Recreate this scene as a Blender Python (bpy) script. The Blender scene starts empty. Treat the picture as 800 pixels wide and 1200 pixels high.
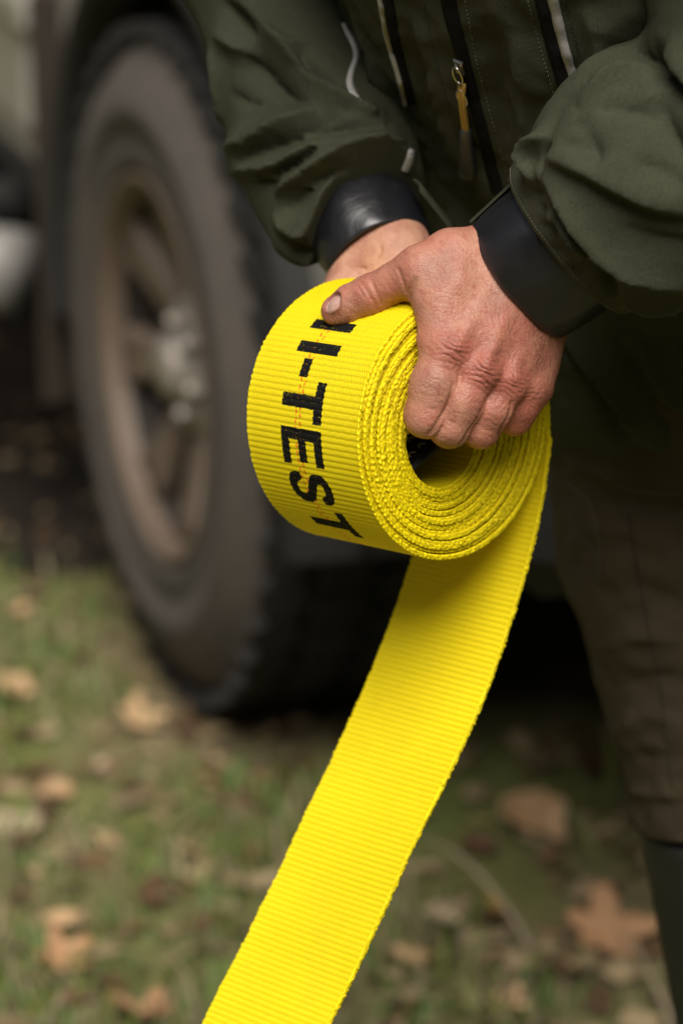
import bpy, math, random
import numpy as np
from mathutils import Matrix, Vector

rng = np.random.default_rng(7)
random.seed(7)
scene = bpy.context.scene
COL = scene.collection

# ------------------------------------------------------------------ camera
CAM_H, PITCH, FOCUS = 1.45, math.radians(20.3), 1.75
cam_data = bpy.data.cameras.new('camera')
cam = bpy.data.objects.new('camera', cam_data)
COL.objects.link(cam)
cam.location = (0, 0, CAM_H)
cam.rotation_euler = (math.radians(90) - PITCH, 0, 0)
cam_data.sensor_fit = 'VERTICAL'
cam_data.sensor_height = 36.0
cam_data.sensor_width = 24.0
cam_data.lens = 105.0
cam_data.clip_start, cam_data.clip_end = 0.05, 400.0
cam_data.dof.use_dof = True
cam_data.dof.focus_distance = 1.715
cam_data.dof.aperture_fstop = 4.0
cam_data.dof.aperture_blades = 9
scene.camera = cam

# ------------------------------------------------------------------ world, sun, exposure
SUN_EL, SUN_AZ = math.radians(57), math.radians(-180)   # azimuth clockwise from +Y (view direction)
world = bpy.data.worlds.new('World')
scene.world = world
world.use_nodes = True
wn, wl = world.node_tree.nodes, world.node_tree.links
wn.clear()
sky = wn.new('ShaderNodeTexSky')
sky.sky_type = 'NISHITA'
sky.sun_disc = False
sky.sun_elevation = SUN_EL
sky.sun_rotation = SUN_AZ
sky.air_density, sky.dust_density, sky.ozone_density = 1.0, 4.0, 1.0
hsv = wn.new('ShaderNodeHueSaturation')
hsv.inputs['Saturation'].default_value = 0.35          # an overcast, greyed sky
bg = wn.new('ShaderNodeBackground')
bg.inputs['Strength'].default_value = 0.05
wo = wn.new('ShaderNodeOutputWorld')
wl.new(sky.outputs[0], hsv.inputs['Color'])
wl.new(hsv.outputs[0], bg.inputs['Color'])
wl.new(bg.outputs[0], wo.inputs['Surface'])
sun_data = bpy.data.lights.new('sun', 'SUN')
sun_data.energy = 5.0
sun_data.angle = math.radians(42)
sun_data.color = (1.0, 0.95, 0.87)
sun = bpy.data.objects.new('sun', sun_data)
COL.objects.link(sun)
sd = Vector((math.sin(SUN_AZ) * math.cos(SUN_EL), math.cos(SUN_AZ) * math.cos(SUN_EL), math.sin(SUN_EL)))
sun.rotation_euler = sd.to_track_quat('Z', 'Y').to_euler()
scene.view_settings.view_transform = 'Standard'
scene.view_settings.look = 'None'
scene.view_settings.gamma = 1.0
scene.view_settings.use_curve_mapping = False
scene.view_settings.exposure = 0.03
scene.cycles.use_denoising = True
scene.cycles.max_bounces = 6
scene.cycles.diffuse_bounces = 3

# ------------------------------------------------------------------ local frame: millimetres, x right, y up, z back
# towards the viewer, origin 1.75 m in front of the camera.  The man, his hands and the strap are modelled in it.
CM = Matrix.Translation(cam.location) @ cam.rotation_euler.to_matrix().to_4x4()
R3 = np.array(CM.to_3x3())
CL = np.array(cam.location)
D0 = FOCUS * 1000.0


def W(p):
    """local millimetres -> world metres"""
    p = np.asarray(p, float)
    q = p * 0.001
    q = q + np.array([0, 0, -FOCUS])
    return q @ R3.T + CL


def L(px, py, z):
    """a spot of the photograph (800 x 1200) at depth z -> local millimetres"""
    s = (D0 - z) / D0
    return np.array([(px - 400) / 2 * s, (600 - py) / 2 * s, z])


def WL(w):
    """world metres -> local millimetres"""
    q = (np.asarray(w, float) - CL) @ R3
    return (q + np.array([0, 0, FOCUS])) * 1000.0


VUP = np.array([0, math.cos(PITCH), math.sin(PITCH)])      # world up in the local frame
HC = np.array([0, -math.sin(PITCH), math.cos(PITCH)])      # level, towards the camera


# ------------------------------------------------------------------ objects
def mesh_obj(name, V, F, mat=None, parent=None, smooth=True, uv=None, col=None, origin=None):
    """V world metres (n,3), F list of faces or (m,k) int array -> ONE mesh object"""
    V = np.asarray(V, np.float64)
    o0 = np.array(ORI[parent.name] if parent is not None else (origin if origin is not None else (0, 0, 0)), float)
    me = bpy.data.meshes.new(name)
    if isinstance(F, np.ndarray):
        n, m, k = len(V), len(F), F.shape[1]
        me.vertices.add(n)
        me.vertices.foreach_set('co', (V - o0).astype(np.float32).ravel())
        me.loops.add(m * k)
        me.loops.foreach_set('vertex_index', F.astype(np.int32).ravel())
        me.polygons.add(m)
        me.polygons.foreach_set('loop_start', np.arange(0, m * k, k, dtype=np.int32))
        me.update(calc_edges=True)
        me.validate()
    else:
        me.from_pydata([tuple(v) for v in (V - o0)], [], F)
        me.update()
    if smooth:
        me.polygons.foreach_set('use_smooth', np.ones(len(me.polygons), bool))
    if uv is not None:
        layer = me.uv_layers.new(name='UVMap')
        idx = np.empty(len(me.loops), np.int32)
        me.loops.foreach_get('vertex_index', idx)
        layer.data.foreach_set('uv', np.asarray(uv, np.float32)[idx].ravel())
    if col is not None:
        at = me.color_attributes.new('Col', 'FLOAT_COLOR', 'POINT')
        c4 = np.ones((len(V), 4), np.float32)
        c4[:, :3] = col
        at.data.foreach_set('color', c4.ravel())
    if mat is not None:
        me.materials.append(mat)
    o = bpy.data.objects.new(name, me)
    COL.objects.link(o)
    if parent is not None:
        o.parent = parent
        o.location = (0, 0, 0)
    else:
        o.location = tuple(o0)
    ORI[o.name] = tuple(o0)
    return o


ORI = {}


def empty(name, loc):
    o = bpy.data.objects.new(name, None)
    o.empty_display_size = 0.05
    COL.objects.link(o)
    o.location = tuple(loc)
    ORI[o.name] = tuple(loc)
    return o


def tag(o, label=None, cat=None, group=None, kind=None):
    for k, v in (('label', label), ('category', cat), ('group', group), ('kind', kind)):
        if v:
            o[k] = v
    return o


# ------------------------------------------------------------------ materials
class NT:
    def __init__(self, name):
        self.m = bpy.data.materials.new(name)
        self.m.use_nodes = True
        self.t = self.m.node_tree
        self.t.nodes.clear()
        self.out = self.n('ShaderNodeOutputMaterial')
        self.p = self.n('ShaderNodeBsdfPrincipled')
        self.l(self.p, self.out.inputs['Surface'])

    def n(self, typ, **kw):
        nd = self.t.nodes.new(typ)
        for k, v in kw.items():
            setattr(nd, k, v)
        return nd

    def l(self, a, b):
        self.t.links.new(a.outputs[0] if hasattr(a, 'outputs') else a, b)

    def coord(self, which='Object', scale=(1, 1, 1), rot=(0, 0, 0)):
        tc = self.n('ShaderNodeTexCoord')
        mp = self.n('ShaderNodeMapping')
        mp.inputs['Scale'].default_value = scale
        mp.inputs['Rotation'].default_value = rot
        self.l(tc.outputs[which], mp.inputs['Vector'])
        return mp.outputs[0]

    def noise(self, vec, scale, detail=4.0, rough=0.55, dist=0.0):
        nd = self.n('ShaderNodeTexNoise')
        nd.inputs['Scale'].default_value = scale
        nd.inputs['Detail'].default_value = detail
        nd.inputs['Roughness'].default_value = rough
        nd.inputs['Distortion'].default_value = dist
        self.l(vec, nd.inputs['Vector'])
        return nd.outputs['Fac']

    def voro(self, vec, scale, feature='F1', rnd=1.0):
        nd = self.n('ShaderNodeTexVoronoi', feature=feature)
        nd.inputs['Scale'].default_value = scale
        nd.inputs['Randomness'].default_value = rnd
        self.l(vec, nd.inputs['Vector'])
        return nd.outputs['Distance']

    def ramp(self, fac, stops):
        nd = self.n('ShaderNodeValToRGB')
        e = nd.color_ramp.elements
        while len(e) < len(stops):
            e.new(0.5)
        for el, (pos, c) in zip(e, stops):
            el.position = pos
            el.color = (c[0], c[1], c[2], 1) if hasattr(c, '__len__') else (c, c, c, 1)
        self.l(fac, nd.inputs['Fac'])
        return nd.outputs['Color']

    def mix(self, fac, a, b, mode='MIX'):
        nd = self.n('ShaderNodeMix', data_type='RGBA', blend_type=mode)
        for i, v in ((0, fac), (6, a), (7, b)):
            if isinstance(v, (int, float)):
                nd.inputs[i].default_value = v
            elif isinstance(v, tuple):
                nd.inputs[i].default_value = (*v, 1)
            else:
                self.l(v, nd.inputs[i])
        return nd.outputs[2]

    def math(self, op, a, b=None, c=None):
        nd = self.n('ShaderNodeMath', operation=op)
        for i, v in enumerate((a, b, c)):
            if v is None:
                continue
            if isinstance(v, (int, float)):
                nd.inputs[i].default_value = v
            else:
                self.l(v, nd.inputs[i])
        return nd.outputs[0]

    def bump(self, height, strength=0.3, dist=0.001, normal=None):
        nd = self.n('ShaderNodeBump')
        nd.inputs['Strength'].default_value = strength
        nd.inputs['Distance'].default_value = dist
        self.l(height, nd.inputs['Height'])
        if normal is not None:
            self.l(normal, nd.inputs['Normal'])
        return nd.outputs[0]

    def set(self, color=None, rough=None, metal=None, normal=None, spec=None, sheen=None, sss=None, coat=None):
        def put(key, v):
            if v is None:
                return
            if isinstance(v, (int, float)):
                self.p.inputs[key].default_value = v
            elif isinstance(v, tuple):
                self.p.inputs[key].default_value = (*v, 1) if len(v) == 3 else v
            else:
                self.l(v, self.p.inputs[key])
        put('Base Color', color)
        put('Roughness', rough)
        put('Metallic', metal)
        put('Normal', normal)
        put('Specular IOR Level', spec)
        put('Sheen Weight', sheen)
        put('Coat Weight', coat)
        if sss:
            w, rad, sc = sss
            self.p.inputs['Subsurface Weight'].default_value = w
            self.p.inputs['Subsurface Radius'].default_value = rad
            self.p.inputs['Subsurface Scale'].default_value = sc
        return self.m


# ------------------------------------------------------------------ signed distance modelling
def smin(a, b, k):
    if k <= 0:
        return np.minimum(a, b)
    h = np.clip(0.5 + 0.5 * (b - a) / k, 0, 1)
    return b * (1 - h) + a * h - k * h * (1 - h)


def smax(a, b, k):
    return -smin(-a, -b, k)


def cap(P, a, b, ra, rb):
    a = np.asarray(a, np.float32)
    ba = np.asarray(b, np.float32) - a
    pa = P - a
    h = np.clip(pa @ (ba / np.float32(max(float(ba @ ba), 1e-6))), 0, 1)
    d = pa - h[:, None] * ba
    return np.sqrt(np.einsum('ij,ij->i', d, d)) - (np.float32(ra) + np.float32(rb - ra) * h)


def chain(P, pts, rs, k=0.0):
    d = None
    for i in range(len(pts) - 1):
        c = cap(P, pts[i], pts[i + 1], rs[i], rs[i + 1])
        d = c if d is None else (smin(d, c, k) if k else np.minimum(d, c))
    return d


def ell(P, c, axes, r):
    """ellipsoid, axes rows = unit vectors, r = radii"""
    q = (P - np.asarray(c, np.float32)) @ np.asarray(axes, np.float32).T
    r = np.asarray(r, np.float32)
    k0 = np.sqrt((((q / r)) ** 2).sum(1))
    k1 = np.sqrt(((q / (r * r)) ** 2).sum(1)) + 1e-6
    return k0 * (k0 - 1) / k1


def frame(d, up=(0, 0, 1)):
    d = np.asarray(d, float)
    d = d / np.linalg.norm(d)
    u = np.asarray(up, float) - np.dot(up, d) * d
    u /= np.linalg.norm(u)
    return np.array([d, u, np.cross(d, u)])


def polygonize(f, lo, hi, h, lip=1.25):
    lo, hi = np.asarray(lo, float), np.asarray(hi, float)
    B = 8
    nb = np.ceil((hi - lo) / (h * B)).astype(int)
    n = nb * B + 1
    ii = np.stack(np.meshgrid(*[np.arange(k) for k in nb], indexing='ij'), -1).reshape(-1, 3)
    cen = lo + (ii + 0.5) * B * h
    dc = f(cen.astype(np.float32))
    keep = np.abs(dc) < 0.87 * B * h * lip
    G = np.ones(n, np.float32)
    sg = np.where(dc < 0, -1.0, 1.0).reshape(nb)
    G[:-1, :-1, :-1] = np.repeat(np.repeat(np.repeat(sg, B, 0), B, 1), B, 2)
    loc = np.stack(np.meshgrid(*[np.arange(B + 1)] * 3, indexing='ij'), -1).reshape(-1, 3)
    kb = ii[keep] * B
    for s in range(0, len(kb), 400):
        idx = (kb[s:s + 400, None, :] + loc[None]).reshape(-1, 3)
        G[idx[:, 0], idx[:, 1], idx[:, 2]] = f((lo + idx * h).astype(np.float32))
    S = G < 0
    c = np.zeros(n - 1, np.int8)
    offs = [(i, j, k) for i in (0, 1) for j in (0, 1) for k in (0, 1)]
    m = n - 1
    for (i, j, k) in offs:
        c += S[i:i + m[0], j:j + m[1], k:k + m[2]]
    act = np.argwhere((c > 0) & (c < 8))
    vid = np.full(m, -1, np.int32)
    vid[act[:, 0], act[:, 1], act[:, 2]] = np.arange(len(act))
    val = np.stack([G[act[:, 0] + i, act[:, 1] + j, act[:, 2] + k] for (i, j, k) in offs], 1)
    acc = np.zeros((len(act), 3))
    cnt = np.zeros(len(act))
    O = np.array(offs, float)
    for x in range(8):
        for y in range(x + 1, 8):
            if np.abs(O[x] - O[y]).sum() != 1:
                continue
            va, vb = val[:, x], val[:, y]
            cr = (va < 0) != (vb < 0)
            t = np.where(cr, va / np.where(cr, va - vb, 1), 0)
            acc += np.where(cr[:, None], O[x] + t[:, None] * (O[y] - O[x]), 0)
            cnt += cr
    V = lo + (act + acc / cnt[:, None]) * h
    Q = []
    for ax in range(3):
        sl0 = [slice(None)] * 3
        sl1 = [slice(None)] * 3
        sl0[ax] = slice(0, -1)
        sl1[ax] = slice(1, None)
        A, Bq = S[tuple(sl0)], S[tuple(sl1)]
        e = np.argwhere(A != Bq)
        o1, o2 = [(1, 2), (2, 0), (0, 1)][ax]
        ok = (e[:, o1] > 0) & (e[:, o2] > 0) & (e[:, o1] < n[o1] - 1) & (e[:, o2] < n[o2] - 1)
        e = e[ok]

        def g(d1, d2):
            q = e.copy()
            q[:, o1] += d1
            q[:, o2] += d2
            return vid[q[:, 0], q[:, 1], q[:, 2]]
        quad = np.stack([g(-1, -1), g(0, -1), g(0, 0), g(-1, 0)], 1)
        fl = ~A[e[:, 0], e[:, 1], e[:, 2]]
        quad[fl] = quad[fl][:, ::-1]
        Q.append(quad)
    Q = np.concatenate(Q)
    return V, Q[(Q >= 0).all(1)]


def grad(f, P, e=0.4):
    P = np.asarray(P, np.float32)
    g = np.stack([f(P + d) - f(P - d) for d in np.eye(3, dtype=np.float32) * e], 1)
    return g / (np.linalg.norm(g, axis=1, keepdims=True) + 1e-9)


def march(f, px, py, z0=300.0, z1=-900.0, steps=90):
    """the surface of f seen at spots (px,py): points and normals in the local frame"""
    px, py = np.atleast_1d(px).astype(float), np.atleast_1d(py).astype(float)
    z = np.full(len(px), z0)
    for _ in range(steps):
        s = (D0 - z) / D0
        P = np.stack([(px - 400) / 2 * s, (600 - py) / 2 * s, z], 1).astype(np.float32)
        d = f(P)
        z = np.maximum(z - np.maximum(d, 0) * 0.85, z1)
        if (d < 0.05).all():
            break
    s = (D0 - z) / D0
    P = np.stack([(px - 400) / 2 * s, (600 - py) / 2 * s, z], 1)
    return P, grad(f, P)


def spline(pts, n=200, closed=False):
    """Catmull-Rom through pts (any dimension), about evenly spaced"""
    p = np.asarray(pts, float)
    q = np.vstack([2 * p[0] - p[1], p, 2 * p[-1] - p[-2]])
    out = []
    m = 24
    t = np.linspace(0, 1, m, endpoint=False)[:, None]
    for i in range(1, len(q) - 2):
        a, b, c, d = q[i - 1], q[i], q[i + 1], q[i + 2]
        out.append(0.5 * ((2 * b) + (-a + c) * t + (2 * a - 5 * b + 4 * c - d) * t ** 2 + (-a + 3 * b - 3 * c + d) * t ** 3))
    out = np.vstack(out + [p[-1:]])
    return resample(out, n)


def resample(p, n=None, ds=None):
    s = np.concatenate([[0], np.cumsum(np.linalg.norm(np.diff(p, axis=0), axis=1))])
    if ds:
        n = int(s[-1] / ds) + 1
    q = np.linspace(0, s[-1], n)
    return np.stack([np.interp(q, s, p[:, i]) for i in range(p.shape[1])], 1)


def grid_faces(n, m, closed_m=False):
    i, j = np.meshgrid(np.arange(n - 1), np.arange(m if closed_m else m - 1), indexing='ij')
    j2 = (j + 1) % m
    return np.stack([i * m + j, i * m + j2, (i + 1) * m + j2, (i + 1) * m + j], -1).reshape(-1, 4)


def tube(pts, rad, k=10, caps=True):
    """swept tube: verts, faces (list)"""
    p = np.asarray(pts, float)
    rad = np.broadcast_to(rad, (len(p),))
    t = np.gradient(p, axis=0)
    t /= np.linalg.norm(t, axis=1, keepdims=True) + 1e-12
    ref = np.array([0.3, 0.2, 0.93])
    u = np.cross(t, ref)
    u /= np.linalg.norm(u, axis=1, keepdims=True) + 1e-12
    v = np.cross(t, u)
    a = np.linspace(0, 2 * np.pi, k, endpoint=False)
    V = (p[:, None] + rad[:, None, None] * (np.cos(a)[None, :, None] * u[:, None] + np.sin(a)[None, :, None] * v[:, None])).reshape(-1, 3)
    F = [tuple(int(x) for x in f) for f in grid_faces(len(p), k, True)]
    if caps:
        F.append(tuple(range(k))[::-1])
        F.append(tuple(range((len(p) - 1) * k, len(p) * k)))
    return V, F


class MB:
    """collects shapes for one mesh"""
    def __init__(self):
        self.V, self.F, self.n = [], [], 0

    def add(self, V, F):
        V = np.asarray(V, float)
        self.V.append(V)
        self.F += [tuple(int(i) + self.n for i in f) for f in F]
        self.n += len(V)
        return self

    def box(self, c, s, M=None, bev=0.0):
        c, s = np.asarray(c, float), np.asarray(s, float) / 2
        if bev:
            b = min(bev, s.min() * 0.99)
            V, F = [], []
            idx = {}
            for ax in range(3):
                for sx in (-1, 1):
                    for sy in (-1, 1):
                        for sz in (-1, 1):
                            q = np.array([sx, sy, sz]) * (s - b)
                            q[ax] = (sx, sy, sz)[ax] * s[ax]
                            idx[(ax, sx, sy, sz)] = len(V)
                            V.append(q)
            sg = (-1, 1)
            for ax in range(3):
                o = [i for i in range(3) if i != ax]
                for a in sg:
                    f = []
                    for (p, q) in ((-1, -1), (1, -1), (1, 1), (-1, 1)):
                        k = [0, 0, 0]
                        k[ax], k[o[0]], k[o[1]] = a, p, q
                        f.append(idx[(ax, *k)])
                    F.append(tuple(f))
            for ax in range(3):
                o = [i for i in range(3) if i != ax]
                for p in sg:
                    for q in sg:
                        f = []
                        for (pl, a) in ((o[0], -1), (o[0], 1), (o[1], 1), (o[1], -1)):
                            k = [0, 0, 0]
                            k[ax], k[o[0]], k[o[1]] = a, p, q
                            f.append(idx[(pl, *k)])
                        F.append(tuple(f))
            for a in sg:
                for b2 in sg:
                    for c2 in sg:
                        F.append((idx[(0, a, b2, c2)], idx[(1, a, b2, c2)], idx[(2, a, b2, c2)]))
            V = np.array(V)
        else:
            V = np.array([[x, y, z] for x in (-1, 1) for y in (-1, 1) for z in (-1, 1)]) * s
            F = [(0, 1, 3, 2), (4, 6, 7, 5), (0, 4, 5, 1), (2, 3, 7, 6), (0, 2, 6, 4), (1, 5, 7, 3)]
        V = V + c
        if M is not None:
            V = V @ np.asarray(M)[:3, :3].T + np.asarray(M)[:3, 3]
        return self.add(V, F)

    def build(self, name, mat, parent=None, smooth=True, **kw):
        o = mesh_obj(name, np.vstack(self.V), self.F, mat, parent, smooth, **kw)
        fix_normals(o)
        return o


def fix_normals(o):
    import bmesh
    bm = bmesh.new()
    bm.from_mesh(o.data)
    bmesh.ops.recalc_face_normals(bm, faces=bm.faces)
    bm.to_mesh(o.data)
    bm.free()
# ================================================================== the webbing strap
AX = np.array([0.676, -0.14, 0.724])
AX /= np.linalg.norm(AX)                                   # roll axis, out of the visible end
EV = np.array([0, 1.0, 0]) - AX[1] * AX
EV /= np.linalg.norm(EV)
EU = np.cross(EV, AX)
RC = np.array([66.0, 47.5, 0.0])                           # centre of the visible end
SW = 96.0                                                  # width of the webbing
RIB = 3.6


def r_out(ph):
    return 79.0 + 2.4 * np.cos(ph - math.radians(50))


def plane_uv(px, py):
    """where the line of sight through (px,py) meets the plane of the roll's visible end"""
    o = np.array([0, 0, D0])
    d = np.array([(px - 400) / 2 / D0, (600 - py) / 2 / D0, -1.0])
    t = ((RC - o) @ AX) / (d @ AX)
    q = o + d * t - RC
    return np.array([q @ EU, q @ EV])


def strap_material():
    t = NT('yellow_webbing')
    uv = t.coord('UV')
    sep = t.n('ShaderNodeSeparateXYZ')
    t.l(uv, sep.inputs[0])
    s, w = sep.outputs[0], sep.outputs[1]                  # UV in millimetres / 100
    # fine warp yarns run along the strap; they dive under at every rib
    yarn = t.math('SINE', t.math('MULTIPLY', w, 100 * 2 * math.pi / 0.95))
    zig = t.math('SINE', t.math('ADD', t.math('MULTIPLY', w, 100 * 2 * math.pi / 1.9), t.math('MULTIPLY', s, 100 * 2 * math.pi / 3.6)))
    nz = t.noise(uv, 260, 3, 0.6)
    h = t.math('ADD', t.math('MULTIPLY', yarn, 0.5), t.math('MULTIPLY', zig, 0.7))
    h = t.math('ADD', h, t.math('MULTIPLY', nz, 0.9))
    h = t.math('ADD', h, t.math('MULTIPLY', t.noise(t.coord('Object'), 650, 3, 0.65), 1.6))
    n1 = t.noise(t.coord('Object'), 14, 3, 0.5)
    base = t.ramp(n1, [(0.3, (0.83, 0.645, 0.002)), (0.7, (0.89, 0.71, 0.004))])
    grime = t.noise(t.coord('Object'), 30, 5, 0.7, 0.6)
    base = t.mix(t.ramp(grime, [(0.52, 0.0), (0.80, 0.2)]), base, (0.58, 0.43, 0.02))
    dirt = t.noise(uv, 55, 2, 0.5)
    base = t.mix(t.ramp(dirt, [(0.745, 0.0), (0.80, 0.55)]), base, (0.30, 0.20, 0.02))
    return t.set(color=base, rough=0.6, spec=0.22, normal=t.bump(h, 0.6, 0.0005))


def ink_material():
    t = NT('black_ink')
    uv = t.coord('UV')
    sep = t.n('ShaderNodeSeparateXYZ')
    t.l(uv, sep.inputs[0])
    yarn = t.math('SINE', t.math('MULTIPLY', sep.outputs[1], 100 * 2 * math.pi / 0.95))
    nz = t.noise(uv, 150, 3, 0.6)
    c = t.ramp(nz, [(0.35, (0.004, 0.004, 0.004)), (0.75, (0.014, 0.013, 0.012))])
    return t.set(color=c, rough=0.7, spec=0.12, normal=t.bump(yarn, 0.5, 0.0004))


M_STRAP, M_INK = strap_material(), ink_material()

# --- the run of the strap, in the plane of the roll's end (millimetres): ground -> hanging length -> spiral
hang_px = [(645, 512), (640.5, 549), (636, 581), (629, 614), (621, 646), (611, 680), (596, 728), (577, 783), (554, 844), (530, 900), (510, 945),
           (490, 986), (470, 1030), (452, 1070), (432, 1110), (410, 1156), (387, 1200)]
hang = np.array([plane_uv(*p) for p in hang_px])
N_TURN = 15.5
PH0 = math.radians(4)
ph = np.linspace(PH0, PH0 + 2 * math.pi * N_TURN, int(15.5 * 220))
lay = (ph - PH0) / (2 * math.pi)
hole_u, hole_v = -5.5, -0.5
hole_r = 28.0 + 4.5 * np.cos(ph - math.radians(200))
wob = 0.012 * np.sin(lay * 4.1 + 1.0) + 0.010 * np.sin(lay * 7.7)
f_in = np.clip(lay / N_TURN + wob * np.minimum(lay, 1.0), 0, 1)
f_in = np.where(lay < 1, lay * (1 / N_TURN) * 1.0, f_in)
ro = r_out(ph)
pu = (ro * np.cos(ph)) * (1 - f_in) + (hole_u + hole_r * np.cos(ph) * 1.0) * f_in
pv = (ro * np.sin(ph)) * (1 - f_in) + (hole_v + hole_r * 1.08 * np.sin(ph)) * f_in
rad = np.stack([np.cos(ph), np.sin(ph)], 1)
spiral = np.stack([pu, pv], 1) - rad * (0.5 * np.clip(np.sin(2 * ph + 0.7 * np.sin(ph * 0.37)), 0, 1) * np.minimum(lay, 1))[:, None]
# below the frame: on down to the ground, then along it
down = []
p_last, dirn = hang[-1], (hang[-1] - hang[-3])
dirn /= np.linalg.norm(dirn)
q = p_last.copy()
for _ in range(200):
    w = W(RC + q[0] * EU + q[1] * EV)
    if w[2] < 0.10:
        break
    q = q + dirn * 10
    down.append(q.copy())
hang = np.vstack([hang, down])
hang = resample(spline(hang, 600), ds=0.6)[::-1]
top = spiral[0]
path = np.vstack([hang, resample(np.vstack([hang[-1], spiral]), ds=0.6)[1:]])
path = resample(path, ds=0.6)
n_hang = int(np.argmin(np.linalg.norm(path - hang[-1], axis=1)))
# smooth the join
for _ in range(60):
    a, b = n_hang - 40, n_hang + 40
    path[a:b] = 0.25 * path[a - 1:b - 1] + 0.5 * path[a:b] + 0.25 * path[a + 1:b + 1]
sl = np.concatenate([[0], np.cumsum(np.linalg.norm(np.diff(path, axis=0), axis=1))])
tan = np.gradient(path, axis=0)
tan /= np.linalg.norm(tan, axis=1, keepdims=True)
nor = np.stack([tan[:, 1], -tan[:, 0]], 1)                 # outward on the roll


def sm_noise(n, step, amp, seed):
    r = np.random.default_rng(seed)
    k = np.arange(0, n + 4 * step, step)
    return np.interp(np.arange(n), k, r.normal(0, amp, len(k)))


nS = len(path)
lat = sm_noise(nS, 90, 0.45, 1) + sm_noise(nS, 420, 0.85, 2)       # layers sit unevenly side to side
lat[:n_hang] *= 0.25
rj = np.random.default_rng(5).normal(0, 1, int(sl[-1] / RIB) + 3)
rib_id = np.floor(sl / RIB).astype(int)


def rib_h(s):
    return 0.46 * np.abs(np.sin(np.pi * s / RIB)) ** 0.75


TH = 1.02                                                  # half thickness without ribs
cols_t = np.concatenate([[0.0, 0.5, 1.3, 2.4], np.linspace(6, SW - 6, 7), [SW - 2.4, SW - 1.3, SW - 0.5, SW]])


hang_w = np.clip((n_hang - 60 - np.arange(nS)) / 200.0, 0, 1)
wave_a = sm_noise(nS, 160, 1.0, 31) * hang_w
wave_b = sm_noise(nS, 260, 1.0, 32) * hang_w
for _ in range(3):
    for arr in (wave_a, wave_b):
        arr[:] = np.convolve(np.pad(arr, 60, mode='edge'), np.ones(121) / 121, 'valid')


def strap_point(i, t, out, lift=0.0):
    """path index array i, distance t from the visible end's edge (0..SW), out = offset outwards"""
    x_ = (t / SW - 0.5) * 2
    out = out + 1.6 * wave_a[i] * x_ + 2.0 * (wave_b[i] + 0.5 * hang_w[i]) * x_ * x_
    q = path[i] + nor[i] * (out + lift)[:, None]
    return RC + q[:, :1] * EU + q[:, 1:] * EV - (t + lat[i])[:, None] * AX


def build_strap():
    I = np.arange(nS)
    tt = list(cols_t)
    prof = [(t, 1) for t in tt] + [(SW, 0.45), (SW, 0), (SW, -0.45)] + [(t, -1) for t in tt[::-1]] + [(0.0, -0.45), (0.0, 0), (0.0, 0.45)]
    V = np.zeros((nS, len(prof), 3))
    U = np.zeros((nS, len(prof), 2))
    h = rib_h(sl) * (1 + 0.5 * hang_w)
    r2 = np.random.default_rng(9).normal(0, 1, (5, int(sl[-1] / RIB * 2) + 5))
    id2 = np.floor(sl / RIB * 2).astype(int)
    knit = {}
    for q, (key, o) in enumerate(((1, 0.0), (0.45, 0.25), (0, 0.5), (-0.45, 0.75), (-1, 0.0))):
        knit[key] = 0.36 * np.abs(np.sin(np.pi * (2 * sl / RIB + o * 2))) ** 1.2 + 0.30 * r2[q][id2] + (0.12 if key == 0 else 0.08 if abs(key) < 1 else 0.0)
    for j, (t, sd) in enumerate(prof):
        e = min(t, SW - t)
        edge = 1.0 + 0.36 * max(0.0, 1 - e / 1.6)                            # firm, square selvedge, a little swollen
        out = sd * (TH * edge + h * min(1.0, 0.7 + e / 3.0))
        bul = (1 if t < SW / 2 else -1) * knit[sd] * max(0.0, 1 - e / 1.6)
        V[:, j] = strap_point(I, np.full(nS, t) - bul, out)
        U[:, j, 0], U[:, j, 1] = sl / 100.0, (t + (0 if sd > 0 else 3.3 if sd < 0 else 1.1)) / 100.0
    k = len(prof)
    F = grid_faces(nS, k, True)
    Vw = W(V.reshape(-1, 3))
    Vw[:, 2] = np.maximum(Vw[:, 2], 0.012)                                  # never under the ground
    return Vw, F, U.reshape(-1, 2)


Vs, Fs, Us = build_strap()
strap = empty('webbing_strap', W(RC - AX * SW / 2))
tag(strap, 'wide yellow ribbed webbing strap, rolled up in the hands with one end hanging', 'strap')
webbing = mesh_obj('webbing', Vs, Fs[:, ::-1].copy(), M_STRAP, strap, uv=Us)

# --- printed lettering: thin ink on the ribs of the outermost turn
phi_path = np.unwrap(np.arctan2(path[n_hang:, 1], path[n_hang:, 0]))
phi_path = np.degrees(phi_path - 2 * math.pi * round((phi_path[0] - PH0) / (2 * math.pi)))


def s_of_phi(d):
    return np.interp(d, phi_path, sl[n_hang:])


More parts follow.
